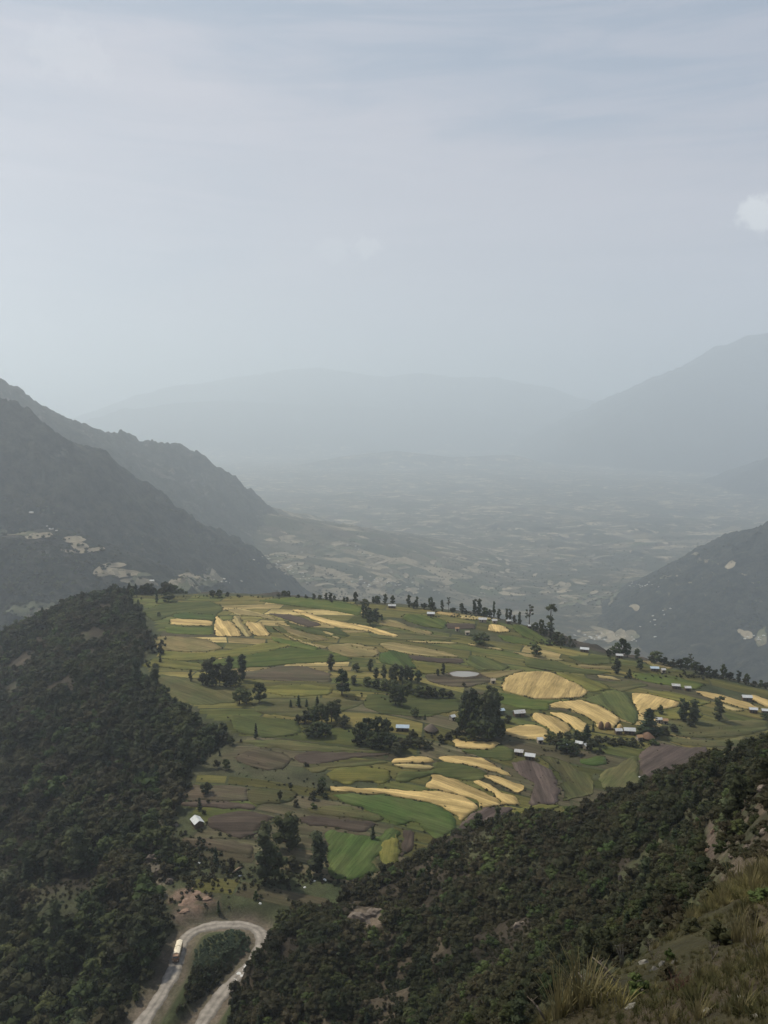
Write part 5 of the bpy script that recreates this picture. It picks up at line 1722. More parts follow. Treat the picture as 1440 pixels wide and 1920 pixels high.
# clumps whose members look alike
CLUMPS = [
    ('dark tree in the upper left clump with tall shoots', 'upper left tree clump', [(388, 1286, 1238, 20, 'euc'), (399, 1287, 1233, 20, 'euc'), (412, 1287, 1242, 20, 'broad'), (425, 1289, 1246, 20, 'euc'), (432, 1288, 1232, 18, 'euc'), (442, 1287, 1255, 20, 'broad'), (455, 1276, 1227, 16, 'euc'), (380, 1284, 1262, 16, 'scrub')]),
    ('dark squat tree in the pair below the upper left clump', 'squat trio below the clump', [(449, 1320, 1288, 26, 'broad'), (462, 1320, 1294, 22, 'broad'), (486, 1318, 1278, 24, 'broad')]),
    ('dark tree in the long ragged row through the middle of the plateau', 'ragged row across the middle',
     [(705, 1272, 1252, 10, 'euc'), (720, 1276, 1246, 11, 'euc'), (734, 1280, 1250, 13, 'euc'), (741, 1276, 1244, 13, 'euc'), (752, 1277, 1248, 13, 'euc'), (762, 1276, 1247, 13, 'euc'), (771, 1278, 1250, 12, 'euc'), (784, 1280, 1256, 15, 'broad'),
      (690, 1286, 1268, 18, 'broad'), (706, 1290, 1272, 18, 'broad'), (722, 1294, 1272, 22, 'broad'), (740, 1298, 1274, 24, 'broad'), (764, 1298, 1276, 22, 'broad'), (742, 1322, 1282, 24, 'broad'), (754, 1324, 1284, 22, 'broad'), (664, 1284, 1266, 12, 'euc')]),
    ('low dark bush in the hedge trailing right from the middle tree row', 'hedge right of the middle row', [(788, 1306, 1284, 22, 'broad'), (802, 1307, 1285, 22, 'scrub'), (816, 1308, 1287, 22, 'scrub'), (830, 1308, 1290, 20, 'scrub'), (842, 1308, 1294, 18, 'scrub')]),
    ('dark shrub in the left thicket of the plateau', 'left thicket of the plateau', [(572, 1356, 1330, 26, 'scrub'), (588, 1356, 1322, 28, 'broad'), (604, 1356, 1318, 26, 'broad'), (622, 1354, 1314, 26, 'broad'), (632, 1350, 1312, 20, 'euc'), (644, 1362, 1340, 24, 'scrub'), (560, 1356, 1338, 14, 'scrub'), (594, 1382, 1352, 30, 'broad'), (610, 1380, 1356, 26, 'broad'), (580, 1380, 1358, 24, 'broad')]),
    ('small thin tree behind the left thicket', 'line behind the left thicket', [(545, 1326, 1312, 7, 'conifer'), (560, 1326, 1303, 9, 'conifer'), (575, 1326, 1311, 7, 'conifer'), (595, 1330, 1305, 10, 'conifer')]),
    ('dark tree in the big thicket around the bluish tin roof', 'thicket around the bluish tin roof',
     [(676, 1394, 1352, 30, 'broad'), (690, 1388, 1344, 30, 'broad'), (706, 1388, 1342, 30, 'broad'), (722, 1392, 1346, 28, 'broad'), (672, 1396, 1372, 24, 'scrub'), (698, 1402, 1370, 28, 'broad'), (716, 1404, 1372, 28, 'broad'), (736, 1406, 1376, 26, 'broad'), (750, 1408, 1380, 26, 'scrub'), (768, 1398, 1374, 26, 'scrub'), (786, 1402, 1380, 22, 'scrub'), (744, 1416, 1392, 18, 'euc'), (775, 1384, 1366, 18, 'scrub'), (800, 1404, 1388, 20, 'scrub'), (826, 1392, 1376, 20, 'scrub'), (840, 1386, 1372, 16, 'scrub')]),
    ('tall dark tree in the grove above the two tin huts', 'grove above the two tin huts',
     [(874, 1368, 1296, 24, 'euc'), (884, 1374, 1292, 26, 'euc'), (896, 1378, 1308, 28, 'broad'), (908, 1382, 1304, 28, 'euc'), (921, 1378, 1298, 26, 'euc'), (932, 1372, 1300, 24, 'euc'), (866, 1376, 1330, 24, 'broad'), (888, 1388, 1350, 28, 'broad'), (914, 1390, 1352, 28, 'broad'), (938, 1384, 1350, 26, 'broad'), (916, 1306, 1284, 18, 'broad'), (926, 1310, 1288, 16, 'broad'), (952, 1356, 1340, 20, 'scrub'), (856, 1384, 1362, 18, 'scrub')]),
    ('dark tree in the hilltop grove beside the long white roof', 'hilltop grove by the white roof', [(684, 1140, 1122, 14, 'broad'), (682, 1158, 1134, 14, 'broad'), (691, 1160, 1138, 12, 'broad'), (694, 1172, 1143, 18, 'broad'), (706, 1166, 1141, 14, 'euc')]),
    ('dark shrub in the gully between the lower fields', 'gully between the lower fields', [(604, 1478, 1455, 15, 'broad'), (598, 1490, 1468, 18, 'scrub'), (588, 1500, 1482, 18, 'scrub'), (574, 1438, 1428, 12, 'scrub'), (610, 1496, 1486, 14, 'scrub'), (556, 1512, 1498, 12, 'scrub'), (545, 1474, 1466, 10, 'scrub')]),
    ('bush in the farm thicket below the golden terraces', 'farm thicket below the terraces', [(1032, 1392, 1370, 20, 'broad'), (1044, 1402, 1378, 20, 'scrub'), (1058, 1410, 1384, 24, 'broad'), (1074, 1414, 1388, 22, 'broad'), (1100, 1388, 1358, 18, 'conifer'), (1090, 1392, 1372, 18, 'broad'), (1108, 1408, 1384, 20, 'scrub'), (1120, 1398, 1378, 20, 'scrub'), (1080, 1384, 1368, 14, 'euc'), (1112, 1372, 1356, 6, 'conifer'), (1064, 1390, 1372, 16, 'euc'), (1050, 1388, 1370, 12, 'scrub')]),
    ('low dark shrub in the hedge under the wide bright house', 'hedge under the wide bright house', [(1150, 1396, 1382, 22, 'scrub'), (1166, 1396, 1382, 22, 'scrub'), (1182, 1398, 1384, 22, 'scrub'), (1200, 1380, 1362, 22, 'broad'), (1232, 1382, 1362, 24, 'broad'), (1248, 1378, 1360, 22, 'scrub'), (1262, 1372, 1356, 20, 'scrub'), (1226, 1396, 1384, 18, 'green'), (1138, 1390, 1378, 18, 'scrub'), (1294, 1362, 1346, 18, 'scrub')]),
    ('tree of the round dark grove on the right skyline', 'round grove on the right skyline', [(1156, 1230, 1204, 16, 'broad'), (1166, 1231, 1195, 18, 'broad'), (1176, 1232, 1204, 16, 'broad'), (1140, 1231, 1216, 12, 'scrub'), (1146, 1229, 1214, 12, 'broad')]),
    ('small dark tree in the row on the left skyline', 'row on the left forest skyline', [(233, 1113, 1096, 8, 'conifer'), (243, 1113, 1091, 9, 'conifer'), (255, 1114, 1094, 9, 'conifer'), (265, 1114, 1097, 8, 'conifer'), (278, 1115, 1097, 8, 'conifer'), (316, 1128, 1110, 22, 'broad'), (248, 1120, 1102, 14, 'broad')]),
    ('low dark tree on the far skyline of the plateau', 'far skyline of the plateau', [(398, 1120, 1106, 12, 'broad'), (411, 1120, 1105, 14, 'broad'), (427, 1119, 1109, 9, 'scrub'), (446, 1119, 1113, 8, 'scrub'), (523, 1119, 1111, 10, 'scrub'), (533, 1119, 1107, 12, 'broad'), (541, 1119, 1107, 10, 'broad'), (560, 1121, 1114, 8, 'scrub'), (573, 1122, 1114, 9, 'scrub'), (588, 1124, 1113, 8, 'euc'), (600, 1125, 1115, 8, 'broad'), (612, 1125, 1112, 8, 'euc'), (619, 1126, 1111, 8, 'euc'), (627, 1126, 1116, 6, 'broad'), (645, 1128, 1120, 6, 'euc'), (651, 1128, 1119, 6, 'euc'), (667, 1131, 1109, 12, 'broad'), (700, 1131, 1119, 6, 'euc'), (707, 1132, 1120, 6, 'euc'), (722, 1133, 1114, 8, 'euc'), (736, 1133, 1116, 10, 'broad')]),
    ('dark tree in the skyline row behind the thin golden strip', 'skyline row behind the golden strip', [(767, 1139, 1116, 9, 'euc'), (776, 1141, 1128, 14, 'scrub'), (782, 1140, 1119, 7, 'euc'), (795, 1142, 1130, 14, 'scrub'), (808, 1144, 1118, 11, 'broad'), (813, 1145, 1128, 14, 'scrub'), (829, 1147, 1125, 6, 'euc'), (841, 1148, 1119, 10, 'open'), (849, 1149, 1138, 12, 'scrub'), (866, 1151, 1131, 9, 'euc'), (874, 1152, 1140, 14, 'scrub'), (890, 1153, 1124, 9, 'euc'), (898, 1154, 1124, 10, 'euc'), (908, 1156, 1138, 16, 'broad'), (926, 1158, 1128, 6, 'euc'), (918, 1157, 1142, 14, 'scrub'), (935, 1160, 1142, 8, 'euc'), (950, 1164, 1141, 7, 'euc'), (956, 1165, 1142, 7, 'euc'), (974, 1172, 1148, 8, 'euc'), (964, 1168, 1152, 10, 'scrub')]),
    ('scrubby tree on the dropping skyline below the tallest tree', 'scrub below the tallest skyline tree', [(1004, 1183, 1166, 16, 'broad'), (1014, 1188, 1160, 12, 'broad'), (1020, 1192, 1172, 16, 'scrub'), (1034, 1200, 1176, 18, 'scrub'), (1044, 1206, 1184, 18, 'broad'), (1054, 1210, 1188, 12, 'euc'), (1068, 1213, 1192, 8, 'euc'), (1074, 1214, 1204, 10, 'scrub')]),
    ('dark tree on the scrubby right skyline', 'scrubby right skyline', [(1194, 1236, 1216, 10, 'euc'), (1230, 1244, 1220, 22, 'broad'), (1222, 1243, 1228, 14, 'scrub'), (1244, 1248, 1230, 18, 'scrub'), (1260, 1250, 1234, 18, 'scrub'), (1276, 1254, 1234, 18, 'scrub'), (1286, 1256, 1232, 18, 'broad'), (1304, 1262, 1240, 18, 'broad'), (1316, 1264, 1246, 16, 'scrub'), (1328, 1268, 1248, 12, 'broad'), (1342, 1270, 1254, 16, 'scrub'), (1356, 1273, 1244, 13, 'broad'), (1368, 1276, 1258, 14, 'scrub'), (1384, 1280, 1258, 9, 'euc'), (1398, 1284, 1270, 12, 'scrub'), (1400, 1284, 1262, 10, 'broad'), (1414, 1288, 1276, 14, 'scrub'), (1426, 1290, 1274, 10, 'broad'), (1436, 1292, 1278, 12, 'scrub')]),
]
ORD = ['first', 'second', 'third', 'fourth', 'fifth', 'sixth', 'seventh', 'eighth', 'ninth', 'tenth', 'eleventh', 'twelfth']
ADJ = {'euc': 'slim tall tree', 'broad': 'bushy tree', 'scrub': 'low shrub', 'conifer': 'pointed little tree', 'open': 'open-crowned tree', 'green': 'fresh green bush'}
for lab, grp, ts in CLUMPS:
    for kd in ADJ:
        mem = sorted([t for t in ts if t[4] == kd])
        for i, (u, vb, vt, w_, k_) in enumerate(mem):
            if len(mem) == 1:
                lb = 'only %s in the %s' % (ADJ[kd], grp)
            else:
                lb = '%s %s from the left in the %s' % (ORD[i], ADJ[kd], grp)
            ptree(u, vb, vt, w_ * 1.1, k_, lb, grp)


# ------------------------------------------------------------------ scattered growth: geometry-node instances of plants already in the scene
def scatter(name, pts_, scl, idx, sources, label, cat, shear=None):
    me = bpy.data.meshes.new(name)
    me.from_pydata([tuple(p) for p in pts_], [], [])
    n = len(pts_)
    a = me.attributes.new('scl', 'FLOAT_VECTOR', 'POINT')
    a.data.foreach_set('vector', np.asarray(scl, np.float32).ravel())
    a = me.attributes.new('rot', 'FLOAT_VECTOR', 'POINT')
    rot = np.zeros((n, 3), np.float32)
    rot[:, 2] = RNG.uniform(0, 6.28, n)
    rot[:, 0] = RNG.normal(0, 0.07, n)
    rot[:, 1] = RNG.normal(0, 0.07, n)
    a.data.foreach_set('vector', rot.ravel())
    a = me.attributes.new('idx', 'INT', 'POINT')
    a.data.foreach_set('value', np.asarray(idx, np.int32))
    o = bpy.data.objects.new(name, me)
    COL.objects.link(o)
    ng = bpy.data.node_groups.new(name, 'GeometryNodeTree')
    ng.interface.new_socket('Geometry', in_out='INPUT', socket_type='NodeSocketGeometry')
    ng.interface.new_socket('Geometry', in_out='OUTPUT', socket_type='NodeSocketGeometry')
    nn, nl_ = ng.nodes, ng.links
    gi, go = nn.new('NodeGroupInput'), nn.new('NodeGroupOutput')
    jn = nn.new('GeometryNodeJoinGeometry')
    for s in reversed(sources):
        on = nn.new('GeometryNodeObjectInfo')
        on.inputs['Object'].default_value = s
        on.inputs['As Instance'].default_value = True
        on.transform_space = 'ORIGINAL'
        nl_.new(on.outputs['Geometry'], jn.inputs[0])
    ip = nn.new('GeometryNodeInstanceOnPoints')
    ip.inputs['Pick Instance'].default_value = True
    nl_.new(gi.outputs[0], ip.inputs['Points'])
    nl_.new(jn.outputs[0], ip.inputs['Instance'])
    for nm, ty, sock in (('scl', 'FLOAT_VECTOR', 'Scale'), ('rot', 'FLOAT_VECTOR', 'Rotation'), ('idx', 'INT', 'Instance Index')):
        na = nn.new('GeometryNodeInputNamedAttribute')
        na.data_type = ty
        na.inputs['Name'].default_value = nm
        nl_.new(na.outputs['Attribute'], ip.inputs[sock])
    nl_.new(ip.outputs[0], go.inputs[0])
    md = o.modifiers.new('scatter', 'NODES')
    md.node_group = ng
    tag(o, label, cat, None, 'stuff')
    return o


def jgrid(x0, x1, y0, y1, s, rng):
    gx_, gy_ = np.meshgrid(np.arange(x0, x1, s), np.arange(y0, y1, s))
    gx_ = gx_ + rng.uniform(-0.5, 0.5, gx_.shape) * s
    gy_ = gy_ + rng.uniform(-0.5, 0.5, gy_.shape) * s
    return gx_.ravel(), gy_.ravel()


def seen(x, y, extra=0.02):
    u, v, d = proj(x, y, height(x, y))
    return (u > -60) & (u < 1500) & (v < 2000) & (grid_sample(GVIS, x, y) > -extra)


rg1 = np.random.default_rng(21)
# left forest: the flank falling away from the plateau
x, y = jgrid(-560, 0, 190, 1050, 4.3, rg1)
sdv = grid_sample(GSD, x, y)
wig = fbm(x, y, 22.0, 3, 610) * 9
dens = fbm(x, y, 34.0, 3, 620) + 0.5 * fbm(x, y, 11.0, 2, 622)
clear = np.zeros(len(x), bool)
for (cu, cv, rx_, ry_) in ((175, 1195, 30, 16), (235, 1455, 14, 14), (285, 1625, 16, 20), (350, 1680, 34, 18), (20, 1640, 22, 18), (258, 1582, 14, 14)):
    uu, vv2, _d = proj(x, y, height(x, y))
    clear |= ((uu - cu) / rx_) ** 2 + ((vv2 - cv) / ry_) ** 2 < 1
hillm = grid_sample(GHILL, x, y)
soft_e = (sdv + wig > -20) & (rg1.random(len(x)) < 0.16 * np.exp((sdv + wig) / 12)) & (y > 330)
ok = ((sdv + wig > 2) | soft_e) & (~hillm) & (grid_sample(GRD, x, y) > 6) & (dens > -0.25 - 0.2 * rg1.random(len(x))) & seen(x, y, 0.03) & (x < 60) & ~(clear & (rg1.random(len(x)) < 0.9))
ok &= ~((y > 850) & (x > -250))
LX, LY = x[ok], y[ok]
LH = 3.6 + 10.5 * rg1.random(len(LX)) ** 2.6 + 2.0 * fbm(LX, LY, 60.0, 2, 630)
LH = np.where(grid_sample(GSD, LX, LY) < -3, LH * 0.6, LH)
edge_b = np.exp(-((grid_sample(GSD, LX, LY) - 6) / 9) ** 2) * (LY > 420) * 5.5 * rg1.random(len(LX))
LH = np.clip(LH + edge_b, 2.5, 15)


def pick_kind(x_, y_, seed, pa, pb, pc):
    n_ = fbm(x_, y_, 45.0, 3, seed) + 0.3 * fbm(x_, y_, 12.0, 2, seed + 3)
    u_r = rg1.random(len(x_))
    out_k = np.zeros(len(x_), int)
    for m_k, pp in ((n_ < -0.12, pa), ((n_ >= -0.12) & (n_ < 0.16), pb), (n_ >= 0.16, pc)):
        cs = np.cumsum(pp) / np.sum(pp)
        out_k[m_k] = np.searchsorted(cs, u_r[m_k])
    out_k = np.clip(out_k, 0, 7)
    return np.where((n_ > 0.0) & (rg1.random(len(x_)) < 0.13), 8, out_k)


LI = pick_kind(LX, LY, 633, (0.14, 0.10, 0.28, 0.06, 0.04, 0.10, 0.20, 0.08), (0.30, 0.25, 0.12, 0.10, 0.08, 0.06, 0.06, 0.03), (0.2, 0.14, 0.04, 0.34, 0.24, 0.02, 0.02, 0))
LH = np.where(LI == 7, LH * 1.5 + 3, LH)
# near hill: scrub that gets lower towards the viewer
x, y = jgrid(-80, 190, 40, 420, 2.15, rg1)
r = np.hypot(x, y)
hm_ = grid_sample(GHILL, x, y)
dens = fbm(x, y, 16.0, 3, 640) + 0.6 * fbm(x, y, 5.5, 2, 642)
uu, vv2, _d = proj(x, y, height(x, y))
bare = np.zeros(len(x), bool)
for (cu, cv, rx_, ry_) in ((688, 1722, 34, 24), (1330, 1590, 16, 50), (1165, 1650, 10, 26), (975, 1740, 16, 16), (1010, 1640, 14, 14), (1310, 1490, 34, 12), (452, 1824, 18, 18)):
    bare |= ((uu - cu) / rx_) ** 2 + ((vv2 - cv) / ry_) ** 2 < 1
thin = np.clip((r - 45) / 120, 0.16, 1.0)
ok = hm_ & (grid_sample(GRD, x, y) > 7.5) & (dens > -0.37) & seen(x, y, 0.02) & (rg1.random(len(x)) < 0.92) & ~bare
ok &= ~((uu > 1345) & (vv2 > 1440) & (r < 125) & (r > 35) & (dens < 0.18))
HX, HY = x[ok], y[ok]
hr = np.hypot(HX, HY)
HH = np.clip(1.0 + 0.0105 * hr, 1.1, 3.9) * (0.55 + 1.1 * rg1.random(len(HX)) ** 1.8) * (1 + 0.3 * fbm(HX, HY, 30.0, 2, 650))
HI = pick_kind(HX, HY, 653, (0.22, 0.18, 0.18, 0.08, 0.06, 0.06, 0.18, 0.04), (0.36, 0.3, 0.06, 0.12, 0.08, 0.02, 0.04, 0.02), (0.2, 0.16, 0.02, 0.34, 0.26, 0.01, 0.01, 0))
HH = np.where(HI == 7, HH * 1.7, HH)
FXY = np.concatenate([np.stack([LX, LY], 1), np.stack([HX, HY], 1)])
FH = np.concatenate([LH, HH])
FI = np.concatenate([LI, HI])
onhill = np.concatenate([np.zeros(len(LX), bool), np.ones(len(HX), bool)])
fz = height(FXY[:, 0], FXY[:, 1])
u_, v_, d_ = proj(FXY[:, 0], FXY[:, 1], fz + FH * 0.6)
size = FH / d_
front_vis = (grid_sample(GVIS, FXY[:, 0], FXY[:, 1]) > -0.004) & (u_ > 0) & (u_ < 1440) & (v_ > 0) & (v_ < 1915)
rank = np.argsort(-np.where(front_vis, size, 0))
top = rank[:300]
SRC_K = [('scrub', 0), ('scrub', 1), ('broad', 0), ('heath', 0), ('heath', 1), ('conifer', 0), ('broad', 1), ('euc', 1), ('green', 0)]
WM = (1.15, 1.15, 1.0, 1.1, 1.1, 1.35, 1.0, 1.15, 1.2)
for i in top:
    kd, vr = SRC_K[FI[i]]
    if onhill[i]:
        zone = 'below the grassy brink at right' if u_[i] > 1150 else ('above the bottom edge in the middle' if v_[i] > 1780 else 'in the middle of the near hillside')
        lab = '%s %s' % ({'scrub': 'dark scrub tree', 'heath': 'dry brownish scrub tree', 'broad': 'leafy scrub tree', 'conifer': 'pointed scrub tree', 'euc': 'slim scrub tree', 'green': 'fresh green bush'}[kd], zone)
        grp = 'scrub trees of the near hillside'
    else:
        lab = '%s in the forest %s' % ({'scrub': 'dark shrubby tree', 'heath': 'dry brownish tree', 'broad': 'leafy tree', 'conifer': 'pointed tree', 'euc': 'slim tall tree', 'green': 'fresh green bush'}[kd], 'beside the gravel road at the bottom left' if v_[i] > 1700 else 'on the slope left of the plateau')
        grp = 'forest trees of the left slope'
    plant('scrub_tree', kd, (FXY[i, 0], FXY[i, 1], fz[i] - 0.15), FH[i], lab, 'tree', grp, WM[FI[i]] * random.uniform(0.9, 1.15), vr)


def crown_src(kd, vr):
    """a crown of that kind already standing in the scene"""
    me_ = KIND[kd][vr % len(KIND[kd])][0]
    for o in COL.objects:
        if o.type == 'MESH' and o.data == me_ and o.name.startswith('crown'):
            return o
    return None


rest = np.ones(len(FXY), bool)
rest[top] = False
srcs = [crown_src(*s) for s in SRC_K]
assert all(srcs), srcs
for (msk, nm, lab) in ((rest & ~onhill, 'forest', 'dense dark forest covering the slope left of the plateau'), (rest & onhill, 'scrub_forest', 'dense dark scrub covering the near hillside')):
    ii = np.nonzero(msk)[0]
    wv_ = np.array(WM)[FI[ii]] * RNG.uniform(0.85, 1.2, len(ii))
    scatter(nm, np.stack([FXY[ii, 0], FXY[ii, 1], fz[ii] - 0.15], 1), np.stack([FH[ii] * wv_, FH[ii] * wv_, FH[ii]], 1), FI[ii], srcs, lab, 'forest')
print('forest', len(FXY), len(LX), len(HX))

# low heath between the scrub trees
x, y = jgrid(-80, 190, 18, 330, 1.15, rg1)
r = np.hypot(x, y)
pr_ = fbm(x, y, 7.0, 3, 660)
uu, vv2, _d = proj(x, y, height(x, y))
ok = grid_sample(GHILL, x, y) & (grid_sample(GRD, x, y) > 6.5) & seen(x, y, 0.004) & (pr_ > np.where(r < 130, -0.7, -0.30)) & (rg1.random(len(x)) < np.clip(1.4 - r / 260, 0.35, 1))
ok &= (r > 27) | (grid_sample(GVIS, x, y) < 0)
ok &= ~((uu > 1345) & (vv2 > 1440) & (r < 125) & (r > 35) & (pr_ < 0.0))
ok &= ~((np.hypot((uu - 688) / 34, (vv2 - 1722) / 22) < 1) | (np.hypot((uu - 1334) / 12, (vv2 - 1580) / 46) < 1))
x, y = x[ok], y[ok]
hh = rg1.uniform(0.35, 1.0, len(x)) * (0.8 + 0.003 * np.hypot(x, y))
scatter('undergrowth', np.stack([x, y, height(x, y) - 0.06], 1), np.stack([hh * 1.5, hh * 1.5, hh], 1), rg1.choice(3, len(x), p=(0.35, 0.45, 0.2)), [crown_src('scrub', 0), crown_src('heath', 0), crown_src('heath', 1)], 'low brown heath between the scrub trees of the near hillside', 'undergrowth')
x2, y2 = jgrid(-330, -40, 200, 640, 2.6, rg1)
ok = (grid_sample(GSD, x2, y2) > -2) & ~grid_sample(GHILL, x2, y2) & (grid_sample(GRD, x2, y2) > 6) & seen(x2, y2, 0.002) & (fbm(x2, y2, 12.0, 2, 671) > -0.25)
x2, y2 = x2[ok], y2[ok]
h2 = rg1.uniform(0.6, 1.7, len(x2))
scatter('undergrowth', np.stack([x2, y2, height(x2, y2) - 0.06], 1), np.stack([h2 * 1.5, h2 * 1.5, h2], 1), rg1.choice(3, len(x2), p=(0.5, 0.3, 0.2)), [crown_src('scrub', 0), crown_src('heath', 0), crown_src('heath', 1)], 'low shrubs between the trees of the left forest', 'undergrowth')

# bluish shrubs on the mound inside the hairpin
x, y = jgrid(-100, -30, 225, 330, 1.25, rg1)
uu, vv2, _d = proj(x, y, height(x, y))
d_r = grid_sample(GRD, x, y)
poly_m = [(358, 1835), (366, 1785), (388, 1760), (430, 1746), (466, 1752), (474, 1780), (455, 1806), (420, 1836), (395, 1860), (370, 1880), (330, 1900), (345, 1860)]
_dd, inm = poly_dist(uu, vv2, poly_m)
ok = inm & (d_r > 4.4)
x, y = x[ok], y[ok]
first = True
mo = ptree(420, 1790, 1776, 18, 'mound', 'largest bluish-green bush on the mound inside the hairpin', None, 'bush', 'bush')
lower = proj(x, y, height(x, y))[1] > 1815
hh = rg1.uniform(0.7, 1.6, len(x)) * np.where(lower, 1.5, 1.0)
ms = [crown_src('mound', 0), crown_src('scrub', 1)]
scatter('shrubbery', np.stack([x, y, height(x, y) - 0.1], 1), np.stack([hh * 1.3, hh * 1.3, hh], 1), np.where(lower & (rg1.random(len(x)) < 0.9), 1, 0), ms, 'low bluish-green shrubbery on the mound inside the hairpin', 'shrubbery')

# weeds and low bushes on the terrace banks and field borders
bp_, bs_, bi_ = [], [], []
for kd, ring in BORDERS:
    if kd == 'scrubby':
        continue
    pr = 0.62 if kd in ('gold', 'pale') else 0.34
    n = len(ring)
    cen = ring.mean(0)
    for j in range(n):
        e_ = ring[(j + 1) % n] - ring[j]
        if random.random() > pr:
            continue
        nrm = np.array((e_[1], -e_[0])) / (np.hypot(*e_) + 1e-6)
        if np.dot(nrm, ring[j] - cen) < 0:
            nrm = -nrm
        low = nrm[1] < 0.2
        if not low and random.random() < 0.5:
            continue
        q = ring[j] + nrm * random.uniform(0.2, 1.4)
        s = random.uniform(0.5, 1.15) * (1.5 if random.random() < 0.08 else 1)
        bp_.append((q[0], q[1], float(height(q[0], q[1])) - 0.05))
        bs_.append((s * 1.7, s * 1.7, s))
        bi_.append(random.choice((0, 0, 1, 2)))
for (u, v, n, su, sv, s0) in ((1180, 1392, 60, 60, 12, 1.6), (1075, 1408, 60, 50, 14, 1.6), (760, 1392, 60, 80, 18, 1.5), (880, 1382, 40, 70, 12, 1.5), (610, 1365, 30, 50, 14, 1.5), (740, 1300, 40, 90, 14, 1.4),
                              (1330, 1268, 130, 110, 8, 2.0), (1040, 1205, 70, 36, 10, 2.0), (900, 1157, 60, 90, 5, 1.8), (560, 1487, 30, 60, 25, 1.2), (540, 1640, 60, 90, 22, 1.3), (385, 1640, 190, 90, 55, 1.7), (355, 1600, 70, 50, 30, 2.0), (520, 1660, 60, 60, 20, 1.3), (650, 1655, 50, 60, 8, 1.2),
                              (1000, 1450, 25, 30, 50, 0.9), (1080, 1470, 40, 60, 40, 0.9), (1290, 1375, 60, 110, 20, 1.1), (500, 1450, 40, 120, 60, 0.9), (420, 1120, 60, 160, 4, 1.6), (660, 1520, 40, 80, 20, 0.8)):
    for _ in range(n):
        p = plat(u + random.gauss(0, 0.5) * su, v + random.gauss(0, 0.5) * sv)
        if p is None:
            continue
        s = s0 * random.uniform(0.5, 1.2)
        bp_.append((p.x, p.y, p.z - 0.08))
        bs_.append((s * 1.4, s * 1.4, s))
        bi_.append(random.choice((0, 1, 2)))
scatter('weeds', bp_, bs_, bi_, [crown_src('scrub', 0), crown_src('heath', 0), crown_src('scrub', 2)], 'weeds and low bushes along the terrace banks and field borders', 'weeds')

# ------------------------------------------------------------------ rocks and bare earth
def rock_mesh(name, seed, mat, sub=2, rough=0.33):
    import bmesh
    bm = bmesh.new()
    bmesh.ops.create_icosphere(bm, subdivisions=sub, radius=1.0)
    rg = random.Random(seed)
    off = [rg.uniform(-50, 50) for _ in range(3)]
    from mathutils import noise
    for v in bm.verts:
        n = noise.fractal(v.co * 1.1 + Vector(off), 0.6, 2.2, 5)
        r = noise.cell(v.co * 2.0 + Vector(off)) * 0.16
        v.co *= 1 + rough * n + r
        v.co.z = round(v.co.z * 4) / 4 * 0.35 + v.co.z * 0.65
    me = bpy.data.meshes.new(name)
    bm.to_mesh(me)
    bm.free()
    me.materials.append(mat)
    return me


M_ROCK = plain_mat('weathered_rock', (0.155, 0.128, 0.105), 0.95, 0.05, var=0.4, scale=0.7, bump=0.6)
M_ROCKG = plain_mat('grey_stone', (0.19, 0.18, 0.155), 0.95, 0.05, var=0.35, scale=4.0, bump=0.5)
M_WHITE = plain_mat('white_stone', (0.62, 0.62, 0.60), 0.9, 0.05, var=0.2, scale=2.0, bump=0.3)
M_PINK = plain_mat('reddish_earth', (0.215, 0.150, 0.112), 0.95, 0.05, var=0.4, scale=0.5, bump=0.8)
ROCKS = [rock_mesh('rock', i, M_ROCK, 3) for i in range(3)]
STONES = [rock_mesh('stone', 20 + i, M_ROCKG, 2) for i in range(3)]
WHITES = [rock_mesh('white_stone', 40 + i, M_WHITE, 2) for i in range(2)]
PINKS = [rock_mesh('earth', 60 + i, M_PINK, 3, 0.28) for i in range(2)]


def rock(u, v, wpx, hpx, label, meshes=ROCKS, name='rock', cat='rock', group=None, near=False, flat=0.7):
    p = hit(u, v)
    if p is None:
        return
    s = depth_of(p) / FPX
    o = bpy.data.objects.new(name, random.choice(meshes))
    COL.objects.link(o)
    o.location = (p.x, p.y, p.z - hpx * s * 0.12)
    o.scale = (wpx * s / 2, wpx * s * flat / 2, hpx * s / 2)
    o.rotation_euler = (random.uniform(-0.3, 0.3), random.uniform(-0.3, 0.3), random.uniform(-0.5, 0.5))
    tag(o, label, cat, group)
    return o


for (u, v, w_, h_, lab) in (
    (676, 1722, 44, 34, 'largest brown rock outcrop in the scrub of the near hillside'),
    (704, 1712, 34, 26, 'smaller rock knob right of the largest outcrop'),
    (668, 1740, 26, 18, 'low rock slab under the largest outcrop'),
    (1240, 1430, 0, 0, ''),
    (212, 1780, 18, 12, 'pale rock in the forest left of the gravel road'),
    (262, 1590, 16, 20, 'upper pale rock face in the left forest'),
    (238, 1600, 10, 24, 'narrow pale rock rib in the left forest'),
    (285, 1612, 22, 30, 'tall pale rock face in the left forest'),
    (300, 1640, 20, 34, 'largest grey-white rock face in the left forest'),
    (318, 1655, 16, 26, 'grey rock face left of the red landslip'),
    (240, 1632, 14, 8, 'small pale ledge under the narrow rock rib'),
    (155, 1626, 12, 7, 'small yellowish ledge deep in the left forest'),
    (268, 1566, 18, 12, 'brownish rock near the forest edge below the lone farmhouse'),
    (330, 1548, 14, 9, 'pale boulder left of the lone farmhouse'),
    (975, 1735, 22, 26, 'pale grey rock in the scrub in the middle of the near hillside'),
    (1008, 1640, 20, 24, 'grey rock face high in the near hillside scrub'),
    (1165, 1650, 9, 34, 'thin pale rock pillar in the near hillside scrub'),
    (1120, 1715, 12, 8, 'small rock low in the near hillside scrub'),
    (1215, 1620, 12, 7, 'small tan rock left of the earth chute'),
):
    if w_:
        rock(u, v, w_, h_, lab)
